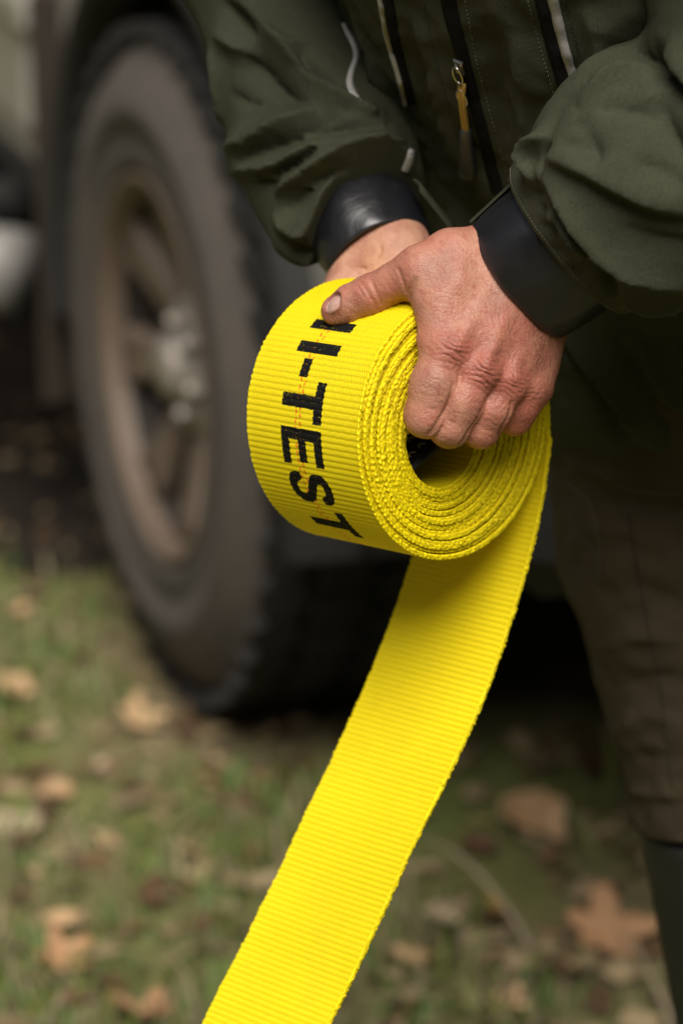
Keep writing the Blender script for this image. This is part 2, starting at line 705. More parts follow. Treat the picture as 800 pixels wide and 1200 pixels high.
def ink_patch(name, d0, d1, mask, t0=-68.0, t1=-29.0, mat=None, parent=None, res=0.3, lift=0.07):
    """mask(x,y): x along the text 0..1 between angles d0,d1; y 0 bottom .. 1 top (towards the visible end)"""
    s0, s1 = s_of_phi(d0), s_of_phi(d1)
    ns, nt = int((s1 - s0) / res) + 1, int((t1 - t0) / res) + 1
    S = np.linspace(s0, s1, ns + 1)
    T = np.linspace(t0, t1, nt + 1)
    sc, tc = (S[:-1] + S[1:]) / 2, (T[:-1] + T[1:]) / 2
    X, Y = np.meshgrid((sc - s0) / (s1 - s0), (tc + 66.0) / 35.0, indexing='ij')
    # ink bleeds along the yarns
    r = np.random.default_rng(int(d0 * 10))
    jit = np.repeat(r.normal(0, 0.006, (1, nt // 2 + 1)), 2, 1)[:, :nt]
    worn = r.random((ns, nt)) < (0.03 * (np.abs(np.sin(np.pi * sc / RIB)) < 0.25))[:, None] + 0.004
    mk = mask(X + jit, Y + 0.004 * np.sin(sc / RIB * 2 * np.pi)[:, None]) & ~worn
    fi = np.interp(S, sl, np.arange(nS))
    i0 = np.clip(fi.astype(int), 0, nS - 2)
    w = (fi - i0)[:, None]
    P = path[i0] * (1 - w) + path[i0 + 1] * w
    Nn = nor[i0] * (1 - w) + nor[i0 + 1] * w
    la = lat[i0] * (1 - w[:, 0]) + lat[i0 + 1] * w[:, 0]
    out = TH + np.interp(S, sl, rib_h(sl)) + lift
    Q = P + Nn * out[:, None]
    base = RC + Q[:, :1] * EU + Q[:, 1:] * EV
    G = base[:, None] - AX * (-T[None, :, None] + la[:, None, None])
    U = np.stack(np.broadcast_arrays(S[:, None] / 100, -T[None] / 100), -1).reshape(-1, 2)
    F = grid_faces(ns + 1, nt + 1)[mk.ravel()]
    used, inv = np.unique(F, return_inverse=True)
    return mesh_obj(name, W(G.reshape(-1, 3)[used]), inv.reshape(-1, 4), mat or M_INK, parent or webbing, uv=U[used])


def rect(x0, x1, y0, y1):
    return lambda X, Y: (X >= x0) & (X <= x1) & (Y >= y0) & (Y <= y1)


def OR(*fs):
    def g(X, Y):
        m = fs[0](X, Y)
        for f in fs[1:]:
            m = m | f(X, Y)
        return m
    return g


def arc_s(X, Y):
    """the letter S from two arcs, in a cell 21 x 35 mm"""
    x, y = X * 20.5, Y * 35.0
    pts = spline([(18.0, 27.0), (15.5, 31.0), (10.3, 32.3), (5.0, 30.8), (2.9, 26.6), (4.6, 21.8), (10.2, 18.6), (15.8, 15.0), (17.7, 9.6), (15.4, 4.6), (10.2, 2.8), (5.0, 4.2), (2.6, 8.6)], 120)
    d = np.full(x.shape, 1e9)
    for p in pts:
        d = np.minimum(d, (x - p[0]) ** 2 + (y - p[1]) ** 2)
    return d < 3.35 ** 2


ink_patch('letter', 123.0, 139.3, OR(rect(0, 0.31, 0, 1), rect(0.69, 1, 0, 1), rect(0.2, 0.8, 0.40, 0.60)))
ink_patch('letter', 145.8, 151.2, rect(0, 1, 0, 1))
ink_patch('letter', 153.8, 162.3, rect(0, 1, 0.28, 0.49))
ink_patch('letter', 163.4, 181.8, OR(rect(0, 1, 0.79, 1), rect(0.34, 0.66, 0, 0.9)))
ink_patch('letter', 184.3, 201.0, OR(rect(0, 0.32, 0, 1), rect(0, 1, 0.80, 1), rect(0, 0.92, 0.41, 0.60), rect(0, 1, 0, 0.195)))
ink_patch('letter', 204.6, 220.4, arc_s)
ink_patch('letter', 224.8, 243.5, OR(rect(0, 1, 0.79, 1), rect(0.34, 0.66, 0, 0.9)))

# the pair of red tracer threads, woven in dashes under the lettering
t = NT('red_tracer_thread')
M_TRACER = t.set(color=(0.85, 0.20, 0.01), rough=0.6)


def dashes(X, Y, n=36):
    u = X * n
    a = ((u % 1) < 0.62)
    b = (((u + 0.5) % 1) < 0.62)
    return (a & (np.abs(Y - 0.475) < 0.016)) | (b & (np.abs(Y - 0.37) < 0.016))


ink_patch('tracer_thread', 132.0, 262.0, dashes, mat=M_TRACER, lift=0.05)

# --- the black sewn end, folded across the hole, with pale stitching
t = NT('black_end_sleeve')
oc = t.coord('Object')
M_SLEEVE = t.set(color=(0.010, 0.010, 0.011), rough=0.5, spec=0.35, normal=t.bump(t.noise(oc, 900, 3), 0.6, 0.0006))
curve = spline([(-30, -27), (-22, -22), (-12, -15), (-3.0, -8), (6, 2), (12, 14), (13, 26)], 90)
tg = np.gradient(curve, axis=0)
tg /= np.linalg.norm(tg, axis=1, keepdims=True)
nn = np.stack([-tg[:, 1], tg[:, 0]], 1)
tvals = [6, 7.2, 9.5, 20, 35, 50, 65, 80, 88]
V = []
for (q, n2) in zip(curve, nn):
    row = []
    for sgn, seq in ((1, tvals), (-1, tvals[::-1])):
        for tv in seq:
            e = min(tv - 6, 88 - tv)
            th = 2.6 * math.sqrt(max(0.05, 1 - max(0, 1 - e / 3.5) ** 2))
            pp = q + n2 * sgn * th
            row.append(RC + pp[0] * EU + pp[1] * EV - tv * AX)
    V.append(row)
V = np.array(V)
sleeve = mesh_obj('black_end_sleeve', W(V.reshape(-1, 3)), grid_faces(len(curve), V.shape[1], True), M_SLEEVE, strap)
fix_normals(sleeve)
tag(sleeve, 'black sewn end of the strap inside the roll')
t = NT('pale_stitching')
M_STITCH = t.set(color=(0.65, 0.63, 0.58), rough=0.6)
mb = MB()
for r_i, tv in enumerate((14, 26, 38, 52)):
    for i in range(6, 84, 11):
        i2 = i + (5 if r_i % 2 else 0)
        if i2 + 6 >= len(curve):
            continue
        arc = []
        for j in range(7):
            k = i2 + j
            bow = math.sin(j / 6 * math.pi)
            pp = curve[k] + nn[k] * (2.75 + 0.5 * bow)
            arc.append(W((RC + pp[0] * EU + pp[1] * EV - (tv + 3.0 * bow) * AX)[None])[0])
        mb.add(*tube(arc, 0.00050, 5))
st = mb.build('stitching', M_STITCH, sleeve)
tag(st, kind='stuff')
# ================================================================== the man's hands
F32 = np.float32
# ---- left hand: gripping the roll, back of the hand to the viewer
LH = dict(
    wr=L(614, 322, 10), wr2=L(600, 352, 6),
    mi=L(529, 410, 44), mm=L(566, 434, 41), mr=L(599, 450, 32), ml=L(623, 456, 19),
    pi=L(499, 487, 40), pm=L(532, 501, 36), pr=L(567, 502, 27), pl=L(605, 489, 13),
)
FORE_L = np.array([0.73, 0.585, 0.34])
FORE_L /= np.linalg.norm(FORE_L)
EL_L = LH['wr'] + 255 * FORE_L


def sdf_left(P, detail=True):
    g = LH
    # wrist and forearm: flattened
    ax = frame(FORE_L, (0.2, -0.25, 0.95))
    d = ell(P, g['wr'] + 6 * FORE_L, ax, (60, 24, 36))
    d = smin(d, cap(P, g['wr'] + 20 * FORE_L, EL_L, 31, 44), 14)
    # carpus and the four metacarpals
    base = [L(586, 306, 14), L(598, 322, 16), L(612, 344, 12), L(624, 364, 4)]
    mcp = [g['mi'], g['mm'], g['mr'], g['ml']]
    for i, (b, m, rb, rm) in enumerate(zip(base, mcp, (15, 15, 14, 13), (11.5, 11.5, 10.5, 10))):
        d = smin(d, cap(P, b, m + np.array([0, 2, -2]), rb, rm), 13)
    # flesh filling the back of the hand
    d = smin(d, chain(P, [L(592, 330, 12), L(566, 392, 30)], [18, 14]), 14)
    d = smin(d, chain(P, [L(612, 350, 8), L(598, 412, 20)], [17, 14]), 14)
    d = smin(d, chain(P, [L(634, 378, -2), L(628, 430, 6), L(622, 452, 12)], [15, 12.5, 11]), 12)
    # palm behind them
    d = smin(d, chain(P, [L(575, 318, -4), L(545, 400, 22)], [17, 14]), 12)
    d = smin(d, chain(P, [L(612, 352, -8), L(606, 448, 0)], [17, 13]), 12)
    # first web and the muscle between thumb and index finger
    d = smin(d, chain(P, [L(566, 300, 12), L(528, 335, 30), L(511, 398, 40)], [16, 17, 11.5], 4), 9)
    # thumb
    th = chain(P, [L(572, 300, 10), L(530, 303, 22), L(492, 317, 28)], [17, 16.5, 14.2], 6)
    d = smin(d, th, 8)
    d = smin(d, cap(P, L(500, 330, 28), L(505, 352, 34), 11, 10), 12)
    t2 = chain(P, [L(494, 317, 28), L(462, 331, 21), L(434, 346, 15)], [13.4, 11.2, 12.0], 4)
    t2 = smin(t2, chain(P, [L(434, 346, 15), L(410, 356, 10.5), L(394, 362.5, 7)], [11.6, 11.0, 8.4], 3), 4)
    t2 = smin(t2, ell(P, L(402, 362, 8), frame(L(394, 362, 6) - L(434, 346, 14), (-.2, .7, .6)), (12.5, 8.3, 10.3)), 4)
    d = smin(d, t2, 7)
    # knuckles
    for c, r in ((L(531, 411, 49), 7.0), (L(566, 436, 46), 7.2), (L(598, 450, 36), 6.2), (L(622, 455, 23), 5.5)):
        d = smin(d, np.linalg.norm(P - c.astype(F32), axis=1) - r, 9)
    # extensor tendons and veins
    for a, b, r in ((L(590, 318, 27), L(534, 404, 55.5), 1.0), (L(604, 334, 28), L(569, 428, 53), 1.2), (L(618, 350, 23), L(600, 443, 43), 1.0)):
        d = smin(d, cap(P, a, b, r, r), 7)
    for pts in ([(560, 300, 27), (548, 330, 37), (556, 362, 43), (548, 392, 48)], [(600, 330, 29), (588, 362, 37), (592, 396, 38), (582, 420, 38)],
                [(590, 312, 27), (570, 340, 37), (556, 362, 43)], [(622, 372, 21), (616, 404, 26), (611, 430, 25)]):
        q = [L(*p) for p in pts]
        d = smin(d, chain(P, q, [1.5] * len(q)), 5.0)
    # fingers: each its own chain, closed on the roll
    def finger(m, p, rm, rmid, rp, dirs, lens):
        mid = (m + p) / 2 + np.array([0.5, 0.5, 2.0])
        f = chain(P, [m, mid, p], [rm, rmid, rp], 5)
        q = p
        rr = rp
        for dv, ln in zip(dirs, lens):
            dv = np.asarray(dv, float) / np.linalg.norm(dv)
            q2 = q + dv * ln
            f = smin(f, cap(P, q, q2, rr, rr - 1.2), 2.5)
            q, rr = q2, rr - 1.2
        return f
    fi = finger(g['mi'] + np.array([-5.5, -3, -2]), g['pi'], 12.4, 13.8, 13.0, ((0.25, 0.42, -0.88), (-0.2, 0.85, -0.5)), (25, 20))
    fm = finger(g['mm'] + np.array([-6, -4, -1]), g['pm'] + np.array([-2.5, 0, 0]), 12.0, 12.7, 12.0, ((0.05, 0.4, -0.9), (-0.45, 0.8, -0.4)), (27, 20))
    fr = finger(g['mr'] + np.array([-7, -5, -1]), g['pr'] + np.array([-2.5, 0, 0]), 11.6, 12.2, 11.5, ((-0.25, 0.35, -0.9), (-0.6, 0.7, -0.4)), (25, 19))
    fl = finger(g['ml'] + np.array([-6, -4, -1]), g['pl'] + np.array([-1, 0, 0]), 10.4, 10.8, 10.2, ((-0.55, 0.3, -0.8), (-0.75, 0.5, -0.4)), (19, 16))
    fs = smin(smin(fi, fm, 0.6), smin(fr, fl, 0.6), 0.6)
    d = smin(d, fs, 6.0)
    if detail:
        # creases: between the fingers, at the web, on the thumb joint
        for q, r, k in hand_creases():
            d = smax(d, -chain(P, q, r), k)
        # thumb nail: a plate set in a shallow bed
        a = frame(L(383, 364, 4) - L(402, 353, 13), NAIL_UP)
        bed = ell(P, NAIL_C + a[1] * 2.5, a, (7.4, 3.3, 6.6))
        d = smax(d, -bed, 1.0)
        plate = smax(ell(P, NAIL_C - a[1] * 4.4, a, (8.5, 6.0, 8.0)), ell(P, NAIL_C, a, (6.6, 9.0, 5.7)), 0.5)
        d = smin(d, plate, 0.35)
    return d


CREASES = (
    ([(531, 450), (525, 474), (513, 495), (504, 508)], 0.8, 2.6, 0.1),
    ([(570, 468), (562, 486), (550, 504), (543, 518)], 0.8, 2.4, 0.1),
    ([(599, 472), (596, 488), (588, 502), (584, 513)], 0.7, 2.4, 0.1),
    ([(486, 328), (480, 340), (478, 350)], 0.9, 3.0, 0.2),
    ([(423, 331), (431, 343), (440, 360)], 0.45, 1.6, 0.1), ([(433, 326), (440, 341), (446, 356)], 0.4, 1.5, 0.1), ([(418, 334), (423, 342), (428, 350)], 0.3, 1.3, 0.0),
    ([(466, 316), (471, 328), (475, 342)], 0.45, 2.2, 0.1),
)
_crease_cache = []


def hand_creases():
    if not _crease_cache:
        for pts, r, k, sink in CREASES:
            p = spline(np.array(pts, float), 8)
            S, N = march(lambda P: sdf_left(P, False), p[:, 0], p[:, 1])
            tp = np.clip(np.sin(np.linspace(0.06, 0.94, 8) * np.pi) * 1.6, 0.3, 1) if len(pts) < 4 else np.linspace(0.45, 1.0, 8)
            _crease_cache.append((S - N * sink, r * tp, k))
    return _crease_cache


NAIL_C = L(391.5, 356.5, 15.0)
NAIL_UP = np.array([-0.28, 0.62, 0.73])


def fbm(P, scale, seed=0, octv=4):
    """cheap smooth noise from sums of sines, about -1..1"""
    r = np.random.default_rng(seed)
    out = np.zeros(len(P))
    amp = 1.0
    tot = 0
    for o in range(octv):
        for _ in range(5):
            w = r.normal(0, 1, 3)
            w *= 2 * np.pi * (2 ** o) / scale / np.linalg.norm(w) * r.uniform(0.7, 1.3)
            out += amp * np.sin(P @ w + r.uniform(0, 6.3))
        tot += amp * 2.2
        amp *= 0.55
    return out / tot


def gauss(P, c, r):
    return np.exp(-((P - c) ** 2).sum(1) / (r * r))


def displace_left(V, N):
    d = np.zeros(len(V))
    # stacked wrinkles over the knuckles, following the finger's direction
    for c, m, p, A, lam, rs, rt in ((L(531, 412, 54), 'mi', 'pi', 0.75, 3.3, 8.5, 9.0), (L(566, 437, 52), 'mm', 'pm', 0.85, 3.0, 9.0, 8.0),
                                    (L(599, 452, 42), 'mr', 'pr', 0.55, 2.8, 8.0, 7.5), (L(622, 458, 28), 'ml', 'pl', 0.4, 2.5, 6.5, 6.0)):
        ax = LH[p] - LH[m]
        ax = ax / np.linalg.norm(ax)
        tr = np.cross(ax, (0, 0, 1.0))
        tr /= np.linalg.norm(tr)
        q = V - c
        s, t = q @ ax, q @ tr
        wv = fbm(V, 11, 3, 2) * 0.8
        ph_ = (s - 0.028 * t * t * np.sign(s) + wv) / lam * np.pi
        env = np.exp(-(s / rs) ** 2 - (t / rt) ** 2 - (q @ np.cross(ax, tr) / 14) ** 2)
        d -= A * env * (np.abs(np.cos(ph_)) ** 7)
    # fine transverse folds on the backs of the fingers and the thumb
    for a, b, A, lam, r in ((LH['pi'], LH['mi'], 0.07, 2.6, 14), (LH['pm'], LH['mm'], 0.09, 2.4, 13), (LH['pr'], LH['mr'], 0.09, 2.4, 12), (LH['pl'], LH['ml'], 0.08, 2.2, 11),
                            (L(434, 346, 15), L(492, 317, 28), 0.16, 2.2, 15)):
        ax = (b - a) / np.linalg.norm(b - a)
        q = V - a
        s = q @ ax
        rr = np.linalg.norm(q - s[:, None] * ax, axis=1)
        env = np.clip(1.3 - rr / r, 0, 1) * np.exp(-((s - 3) / 16) ** 2)
        d -= A * env * np.abs(np.cos((s + 1.5 * fbm(V, 12, 8, 2)) / lam * np.pi)) ** 6
    # criss-cross skin lines of the back of the hand, stronger towards the knuckles
    dirs = (np.array([0.80, 0.58, 0.1]), np.array([0.98, -0.2, 0.0]), np.array([0.35, 0.93, 0.0]))
    kn = np.clip(gauss(V, L(575, 425, 40), 48), 0, 1)
    for i, ax in enumerate(dirs):
        ph_ = (V @ (ax / np.linalg.norm(ax)) + 2.6 * fbm(V, 16, 20 + i, 3)) / (3.6 - 0.4 * i) * np.pi
        gate = np.clip(fbm(V, 20, 40 + i, 2) + 0.35, 0, 1)
        d -= (0.08 + 0.20 * kn) * gate * np.abs(np.cos(ph_)) ** 9
    d += 0.25 * fbm(V, 26, 5, 2) + 0.05 * fbm(V, 6, 6, 2)
    nail = np.exp(-(np.linalg.norm(V - NAIL_C, axis=1) / 8.0) ** 6)
    d = 1.2 * d * (1 - 0.85 * nail)
    return d


def skin_color_left(V):
    base = np.array([0.41, 0.190, 0.126])
    red = np.array([0.37, 0.085, 0.058])
    pale = np.array([0.50, 0.255, 0.170])
    m = fbm(V, 22, 11, 3)
    c = base + 0.5 * (pale - base) * np.clip(m, 0, 1)[:, None] + 0.35 * (red - base) * np.clip(-m, 0, 1)[:, None]
    def blend(w, tgt):
        nonlocal c
        c = c * (1 - w[:, None]) + tgt * w[:, None]
    for p, r, k in (((531, 412, 54), 13, .55), ((566, 437, 52), 14, .6), ((600, 452, 42), 15, .55), ((620, 480, 22), 16, .6), ((596, 395, 35), 22, .35), ((604, 500, 16), 14, .5), ((565, 508, 32), 12, .35), ((505, 286, 30), 14, .3), ((392, 362, 10), 12, .3), ((452, 338, 30), 16, .3)):
        blend(min(1.0, k * 1.25) * gauss(V, L(*p), r), red)
    for p, r, k in (((498, 455, 55), 16, .4), ((560, 310, 32), 26, .45), ((520, 300, 35), 18, .3)):
        blend(k * gauss(V, L(*p), r), pale)
    # ruddy blotches and small spots
    sp = np.clip(fbm(V, 7, 31, 2) - 0.45, 0, 1) * 1.2
    blend(np.clip(sp, 0, 0.4), red * 0.85)
    a = frame(L(383, 364, 4) - L(402, 353, 13), NAIL_UP)
    q = (V - NAIL_C) @ a.T
    inn = ((q[:, 0] / 6.3) ** 2 + (q[:, 2] / 5.5) ** 2 < 1) & (q[:, 1] > -3.5)
    c[inn] = (0.56, 0.37, 0.31)
    edge = ((q[:, 0] / 7.6) ** 2 + (q[:, 2] / 6.7) ** 2 < 1) & ~inn & (q[:, 1] > -4)
    c[edge] = c[edge] * 0.7
    return np.clip(c, 0, 1)


# ---- right hand: behind the roll, heel of the palm showing above it
FORE_R = np.array([-0.36, 0.74, -0.56])
FORE_R /= np.linalg.norm(FORE_R)
WR_R = L(455, 284, -98)
EL_R = WR_R + 255 * FORE_R


def far(u, v, t):
    """a spot by the hidden end of the roll"""
    return RC + u * EU + v * EV - (SW + t) * AX


def sdf_right(P):
    ax = frame(FORE_R, (0.1, 0.5, 0.85))
    d = ell(P, WR_R - 6 * FORE_R, ax, (40, 18, 23))
    d = smin(d, cap(P, WR_R + 18 * FORE_R, EL_R, 19, 28), 12)
    palm = far(4, 42, 17)
    d = smin(d, chain(P, [WR_R, L(432, 318, -100), palm], [19, 22, 19], 8), 10)
    d = smin(d, chain(P, [WR_R + np.array([6, -4, 4]), L(455, 322, -92), far(30, 46, 16)], [16, 19, 16], 8), 10)
    d = smin(d, chain(P, [L(432, 302, -98), L(424, 332, -98), far(-18, 46, 17)], [12, 14, 13], 6), 10)
    # fingers spread down the hidden end
    for u0, u1, rl in ((24, 20, 9.5), (8, 4, 10), (-9, -14, 10), (-25, -32, 9.5)):
        d = smin(d, chain(P, [far(u0, 40, 17), far(u1, 4, 14), far(u1 * 1.05, -22, 12), far(u1 * 1.0, -40, 11)], [rl + 1, rl, rl - 1, rl - 2.5], 3), 4)
    # thumb laid along the top edge
    d = smin(d, chain(P, [L(470, 300, -88), far(44, 52, 14), far(58, 32, 12), far(60, 12, 11)], [15, 11.5, 10, 8], 4), 6)
    for pts, r, k in (([(404, 318, -76), (420, 314, -74), (440, 318, -73)], 0.5, 2.2), ([(412, 326, -76), (428, 320, -74), (440, 324, -73)], 0.5, 2.0),
                      ([(436, 276, -75), (446, 292, -72), (442, 312, -72)], 0.4, 2.5), ([(490, 266, -90), (500, 276, -88), (496, 290, -84)], 0.4, 2.0)):
        q = spline([L(*p) for p in pts], 6)
        d = smax(d, -chain(P, q, [r] * 6), k)
    return d


def skin_material():
    t = NT('weathered_skin')
    oc = t.coord('Object')
    va = t.n('ShaderNodeVertexColor', layer_name='Col')
    v1 = t.voro(t.coord('Object', (1, 1, 1)), 520, 'DISTANCE_TO_EDGE')
    v2 = t.voro(t.coord('Object', (1.0, 3.0, 1.0), (0.4, 0.3, 0.8)), 260, 'DISTANCE_TO_EDGE')
    nz = t.noise(oc, 900, 3, 0.6)
    h = t.math('ADD', t.math('MINIMUM', v1, 0.16), t.math('MINIMUM', v2, 0.2))
    h = t.math('ADD', h, t.math('MULTIPLY', nz, 0.12))
    mott = t.noise(oc, 210, 4, 0.65)
    c = t.mix(t.ramp(mott, [(0.35, 0.0), (0.75, 0.45)]), va.outputs[0], (0.36, 0.11, 0.08))
    fine = t.noise(oc, 700, 2, 0.5)
    c = t.mix(t.ramp(fine, [(0.3, 0.22), (0.7, 0.0)]), c, (0.22, 0.09, 0.06))
    rg = t.ramp(nz, [(0.2, 0.42), (0.8, 0.58)])
    return t.set(color=c, rough=rg, spec=0.42, normal=t.bump(h, 0.5, 0.0010), sss=(0.06, (1.0, 0.35, 0.18), 0.004))


M_SKIN = skin_material()


def extract(f, lo, hi, h, disp=None, it=1):
    V, Q = polygonize(f, lo, hi, h)
    if disp is not None:
        V = V + grad(f, V, 0.5) * disp(V, None)[:, None]
    return V, Q


VL, QL = polygonize(sdf_left, (-20, 20, -75), (190, 190, 75), 0.75)
DISP_L = displace_left(VL, None)
VL = VL + grad(sdf_left, VL, 0.5) * DISP_L[:, None]
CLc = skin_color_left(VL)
CLc = CLc * (1 - 0.42 * np.clip(-DISP_L / 0.9, 0, 1) ** 0.8)[:, None]      # skin colour darker where the creases are pressed in
VR, QR = extract(sdf_right, (-45, 0, -190), (75, 215, -40), 1.1, lambda V, N: 0.35 * fbm(V, 20, 9, 3) - 0.10 * np.abs(np.cos((V @ np.array([.8, .5, .2]) + 2 * fbm(V, 14, 3, 2)) / 3.0 * np.pi)) ** 8)
mR = fbm(VR, 20, 14, 3)
CR = np.array([0.50, 0.26, 0.17]) + np.array([0.06, 0.05, 0.03]) * mR[:, None]
yel = gauss(VR, L(443, 305, -75), 9)
CR = CR * (1 - 0.4 * yel[:, None]) + 0.4 * yel[:, None] * np.array([0.50, 0.28, 0.09])
# ================================================================== the man: jacket, trousers, boots
FWD = (-0.707, 0.707)                                       # he faces left of the camera: x, towards camera
FD = FWD[0] * np.array([1, 0, 0.]) + FWD[1] * HC
LEAN = math.radians(33)
TAX = math.cos(LEAN) * VUP + math.sin(LEAN) * FD            # spine
TFR = math.cos(LEAN) * FD - math.sin(LEAN) * VUP            # chest normal
TSD = np.cross(TAX, TFR)                                    # his left
CHEST = L(716, 50, -112)
HIP = CHEST - TAX * 330
SH_L = CHEST + TAX * 175 + TSD * 165 - TFR * 20
SH_R = CHEST + TAX * 175 - TSD * 165 - TFR * 20


def fold_surface(base, folds, wrinkle=0.0, seed=3):
    """raise crests (A > 0) and press valleys (A < 0) along lines given as spots of the photograph, laid on a base surface"""
    parts = []
    for pts, A, w in folds:
        p = spline(np.array(pts, float), 9)
        c, N = march(base, p[:, 0], p[:, 1])
        R_ = 2.0 * w + abs(A) + 6
        parts.append((c.astype(np.float32), N.astype(np.float32), A, w, (c.min(0) - R_).astype(np.float32), (c.max(0) + R_).astype(np.float32)))

    def f(P):
        d = base(P)
        if wrinkle:
            m = np.abs(d) < 30
            if m.any():
                d[m] -= (wrinkle * fbm(P[m], 46, seed, 2) + 0.35 * wrinkle * fbm(P[m], 14, seed + 1, 2)).astype(d.dtype)
        for c, Nn, A, w, lo, hi in parts:
            m = ((P > lo) & (P < hi)).all(1)
            if not m.any():
                continue
            Q = P[m]
            best = np.full(len(Q), 1e9, np.float32)
            tp = np.zeros(len(Q), np.float32)
            sgn = np.zeros(len(Q), np.float32)
            n = len(c) - 1
            for i in range(n):
                ba = c[i + 1] - c[i]
                pa = Q - c[i]
                h = np.clip(pa @ (ba / (ba @ ba)), 0, 1)
                q = pa - h[:, None] * ba
                nn_ = Nn[i] + Nn[i + 1]
                nn_ = nn_ / np.linalg.norm(nn_)
                qn = q @ nn_
                upv = np.cross(nn_, ba)
                sg_ = q @ (upv / np.linalg.norm(upv))
                q = q - (qn * 0.96)[:, None] * nn_
                d2 = np.einsum('ij,ij->i', q, q)
                better = d2 < best
                best = np.where(better, d2, best)
                tp = np.where(better, (i + h) / n, tp)
                sgn = np.where(better, sg_, sgn)
            # crests fall steeply on the lower side, gently on the upper
            x = np.sqrt(best) / np.where((sgn < 0) & (A > 0), 0.42 * w + 1.5, w)
            prof = np.where(x < 1.8, (1 - x / 1.8), 0) ** 2 * (0.55 + 0.45 * np.exp(-x * 1.5))
            ends = np.clip(np.sin(np.pi * np.clip(tp, 0, 1)), 0, 1) ** 0.6
            d[m] -= 1.75 * A * prof * ends
        return d
    return f


# ---- left sleeve (nearest the viewer, right of the picture)
CUFF_LM = np.array([0.59, -0.805, 0.0])
CUFF_LM -= (CUFF_LM @ FORE_L) * FORE_L
CUFF_LM /= np.linalg.norm(CUFF_LM)
CUFF_LN = np.cross(CUFF_LM, FORE_L)
if CUFF_LN[2] < 0:
    CUFF_LN = -CUFF_LN
CUFF_L0 = L(606, 330, 10)
HEM_L = L(666, 291, 10 + 32 * 0.42)
ELB_L = L(940, 165, 110)


def base_sleeve_l(P):
    m = CUFF_LM
    a = [HEM_L - FORE_L * 20, L(712, 244, 36), L(770, 208, 58), ELB_L]
    d = chain(P, [a[0] + m * 6, a[1] + m * 9, a[2] + m * 6, a[3]], [39, 50, 70, 72], 8)
    d = smin(d, chain(P, [a[0] - m * 6, a[1] - m * 9, a[2] - m * 6, a[3]], [39, 50, 70, 72], 8), 10)
    d = smin(d, cap(P, ELB_L, SH_L, 72, 78), 20)
    return d


FOLD_L = [
    ([(642, 182), (690, 202), (722, 218), (762, 236), (820, 248)], 11, 34),
    ([(630, 194), (664, 236), (698, 276), (740, 308), (820, 336)], 11, 22),
    ([(632, 214), (623, 190), (631, 168), (650, 163)], 9, 10),
    ([(634, 232), (660, 262), (688, 292), (712, 334)], 5.5, 11),
    ([(680, 128), (720, 90), (760, 72)], 6, 18),
    ([(775, 60), (790, 85), (820, 110)], 7, 16),
    ([(648, 196), (690, 212), (722, 228), (762, 246), (820, 258)], -6, 10),
    ([(640, 206), (664, 246), (690, 280), (708, 318), (724, 358)], -6, 6),
    ([(655, 252), (676, 266), (696, 288)], -6, 5),
    ([(690, 298), (704, 326), (716, 352)], -6, 6),
    ([(738, 52), (772, 80), (810, 122)], -11, 9),
    ([(652, 168), (642, 188), (641, 206)], -7, 5),
    ([(678, 140), (700, 176), (712, 200)], -4, 14),
    ([(765, 110), (785, 165), (815, 205)], -7, 18),
    ([(720, 344), (760, 356), (820, 350)], 6, 16),
    ([(624, 238), (640, 242), (656, 240)], -2.5, 4), ([(632, 266), (648, 266), (662, 262)], -2.5, 4), ([(646, 294), (662, 290), (676, 284)], -2.5, 4),
    ([(662, 320), (678, 312), (692, 304)], -2.5, 4), ([(620, 226), (634, 226), (648, 222)], -2.0, 4), ([(700, 130), (735, 128), (768, 140)], -3.5, 7), ([(664, 170), (690, 176), (712, 190)], -3, 6),
    ([(730, 262), (765, 276), (810, 284)], -3, 7), ([(745, 190), (775, 200), (810, 222)], -3, 7),
]
folded_l = fold_surface(base_sleeve_l, FOLD_L, 0.8, 3)


def sdf_sleeve_l(P):
    d = folded_l(P)
    cut = -((P - HEM_L.astype(F32)) @ FORE_L.astype(F32)) + 1.0
    return smax(d, cut, 1.2)


# ---- right sleeve (left of the picture)
HEM_R = L(431, 236, -112)
ELB_R = L(318, -70, -235)


def base_sleeve_r(P):
    a = [L(440, 262, -104), L(398, 190, -132), L(352, 80, -175), ELB_R]
    d = chain(P, a, [39, 49, 55, 62], 10)
    d = smin(d, chain(P, [L(330, 190, -140), L(362, 272, -122), L(392, 312, -112)], [30, 22, 10], 8), 16)
    d = smin(d, cap(P, ELB_R, SH_R, 66, 90), 20)
    return d


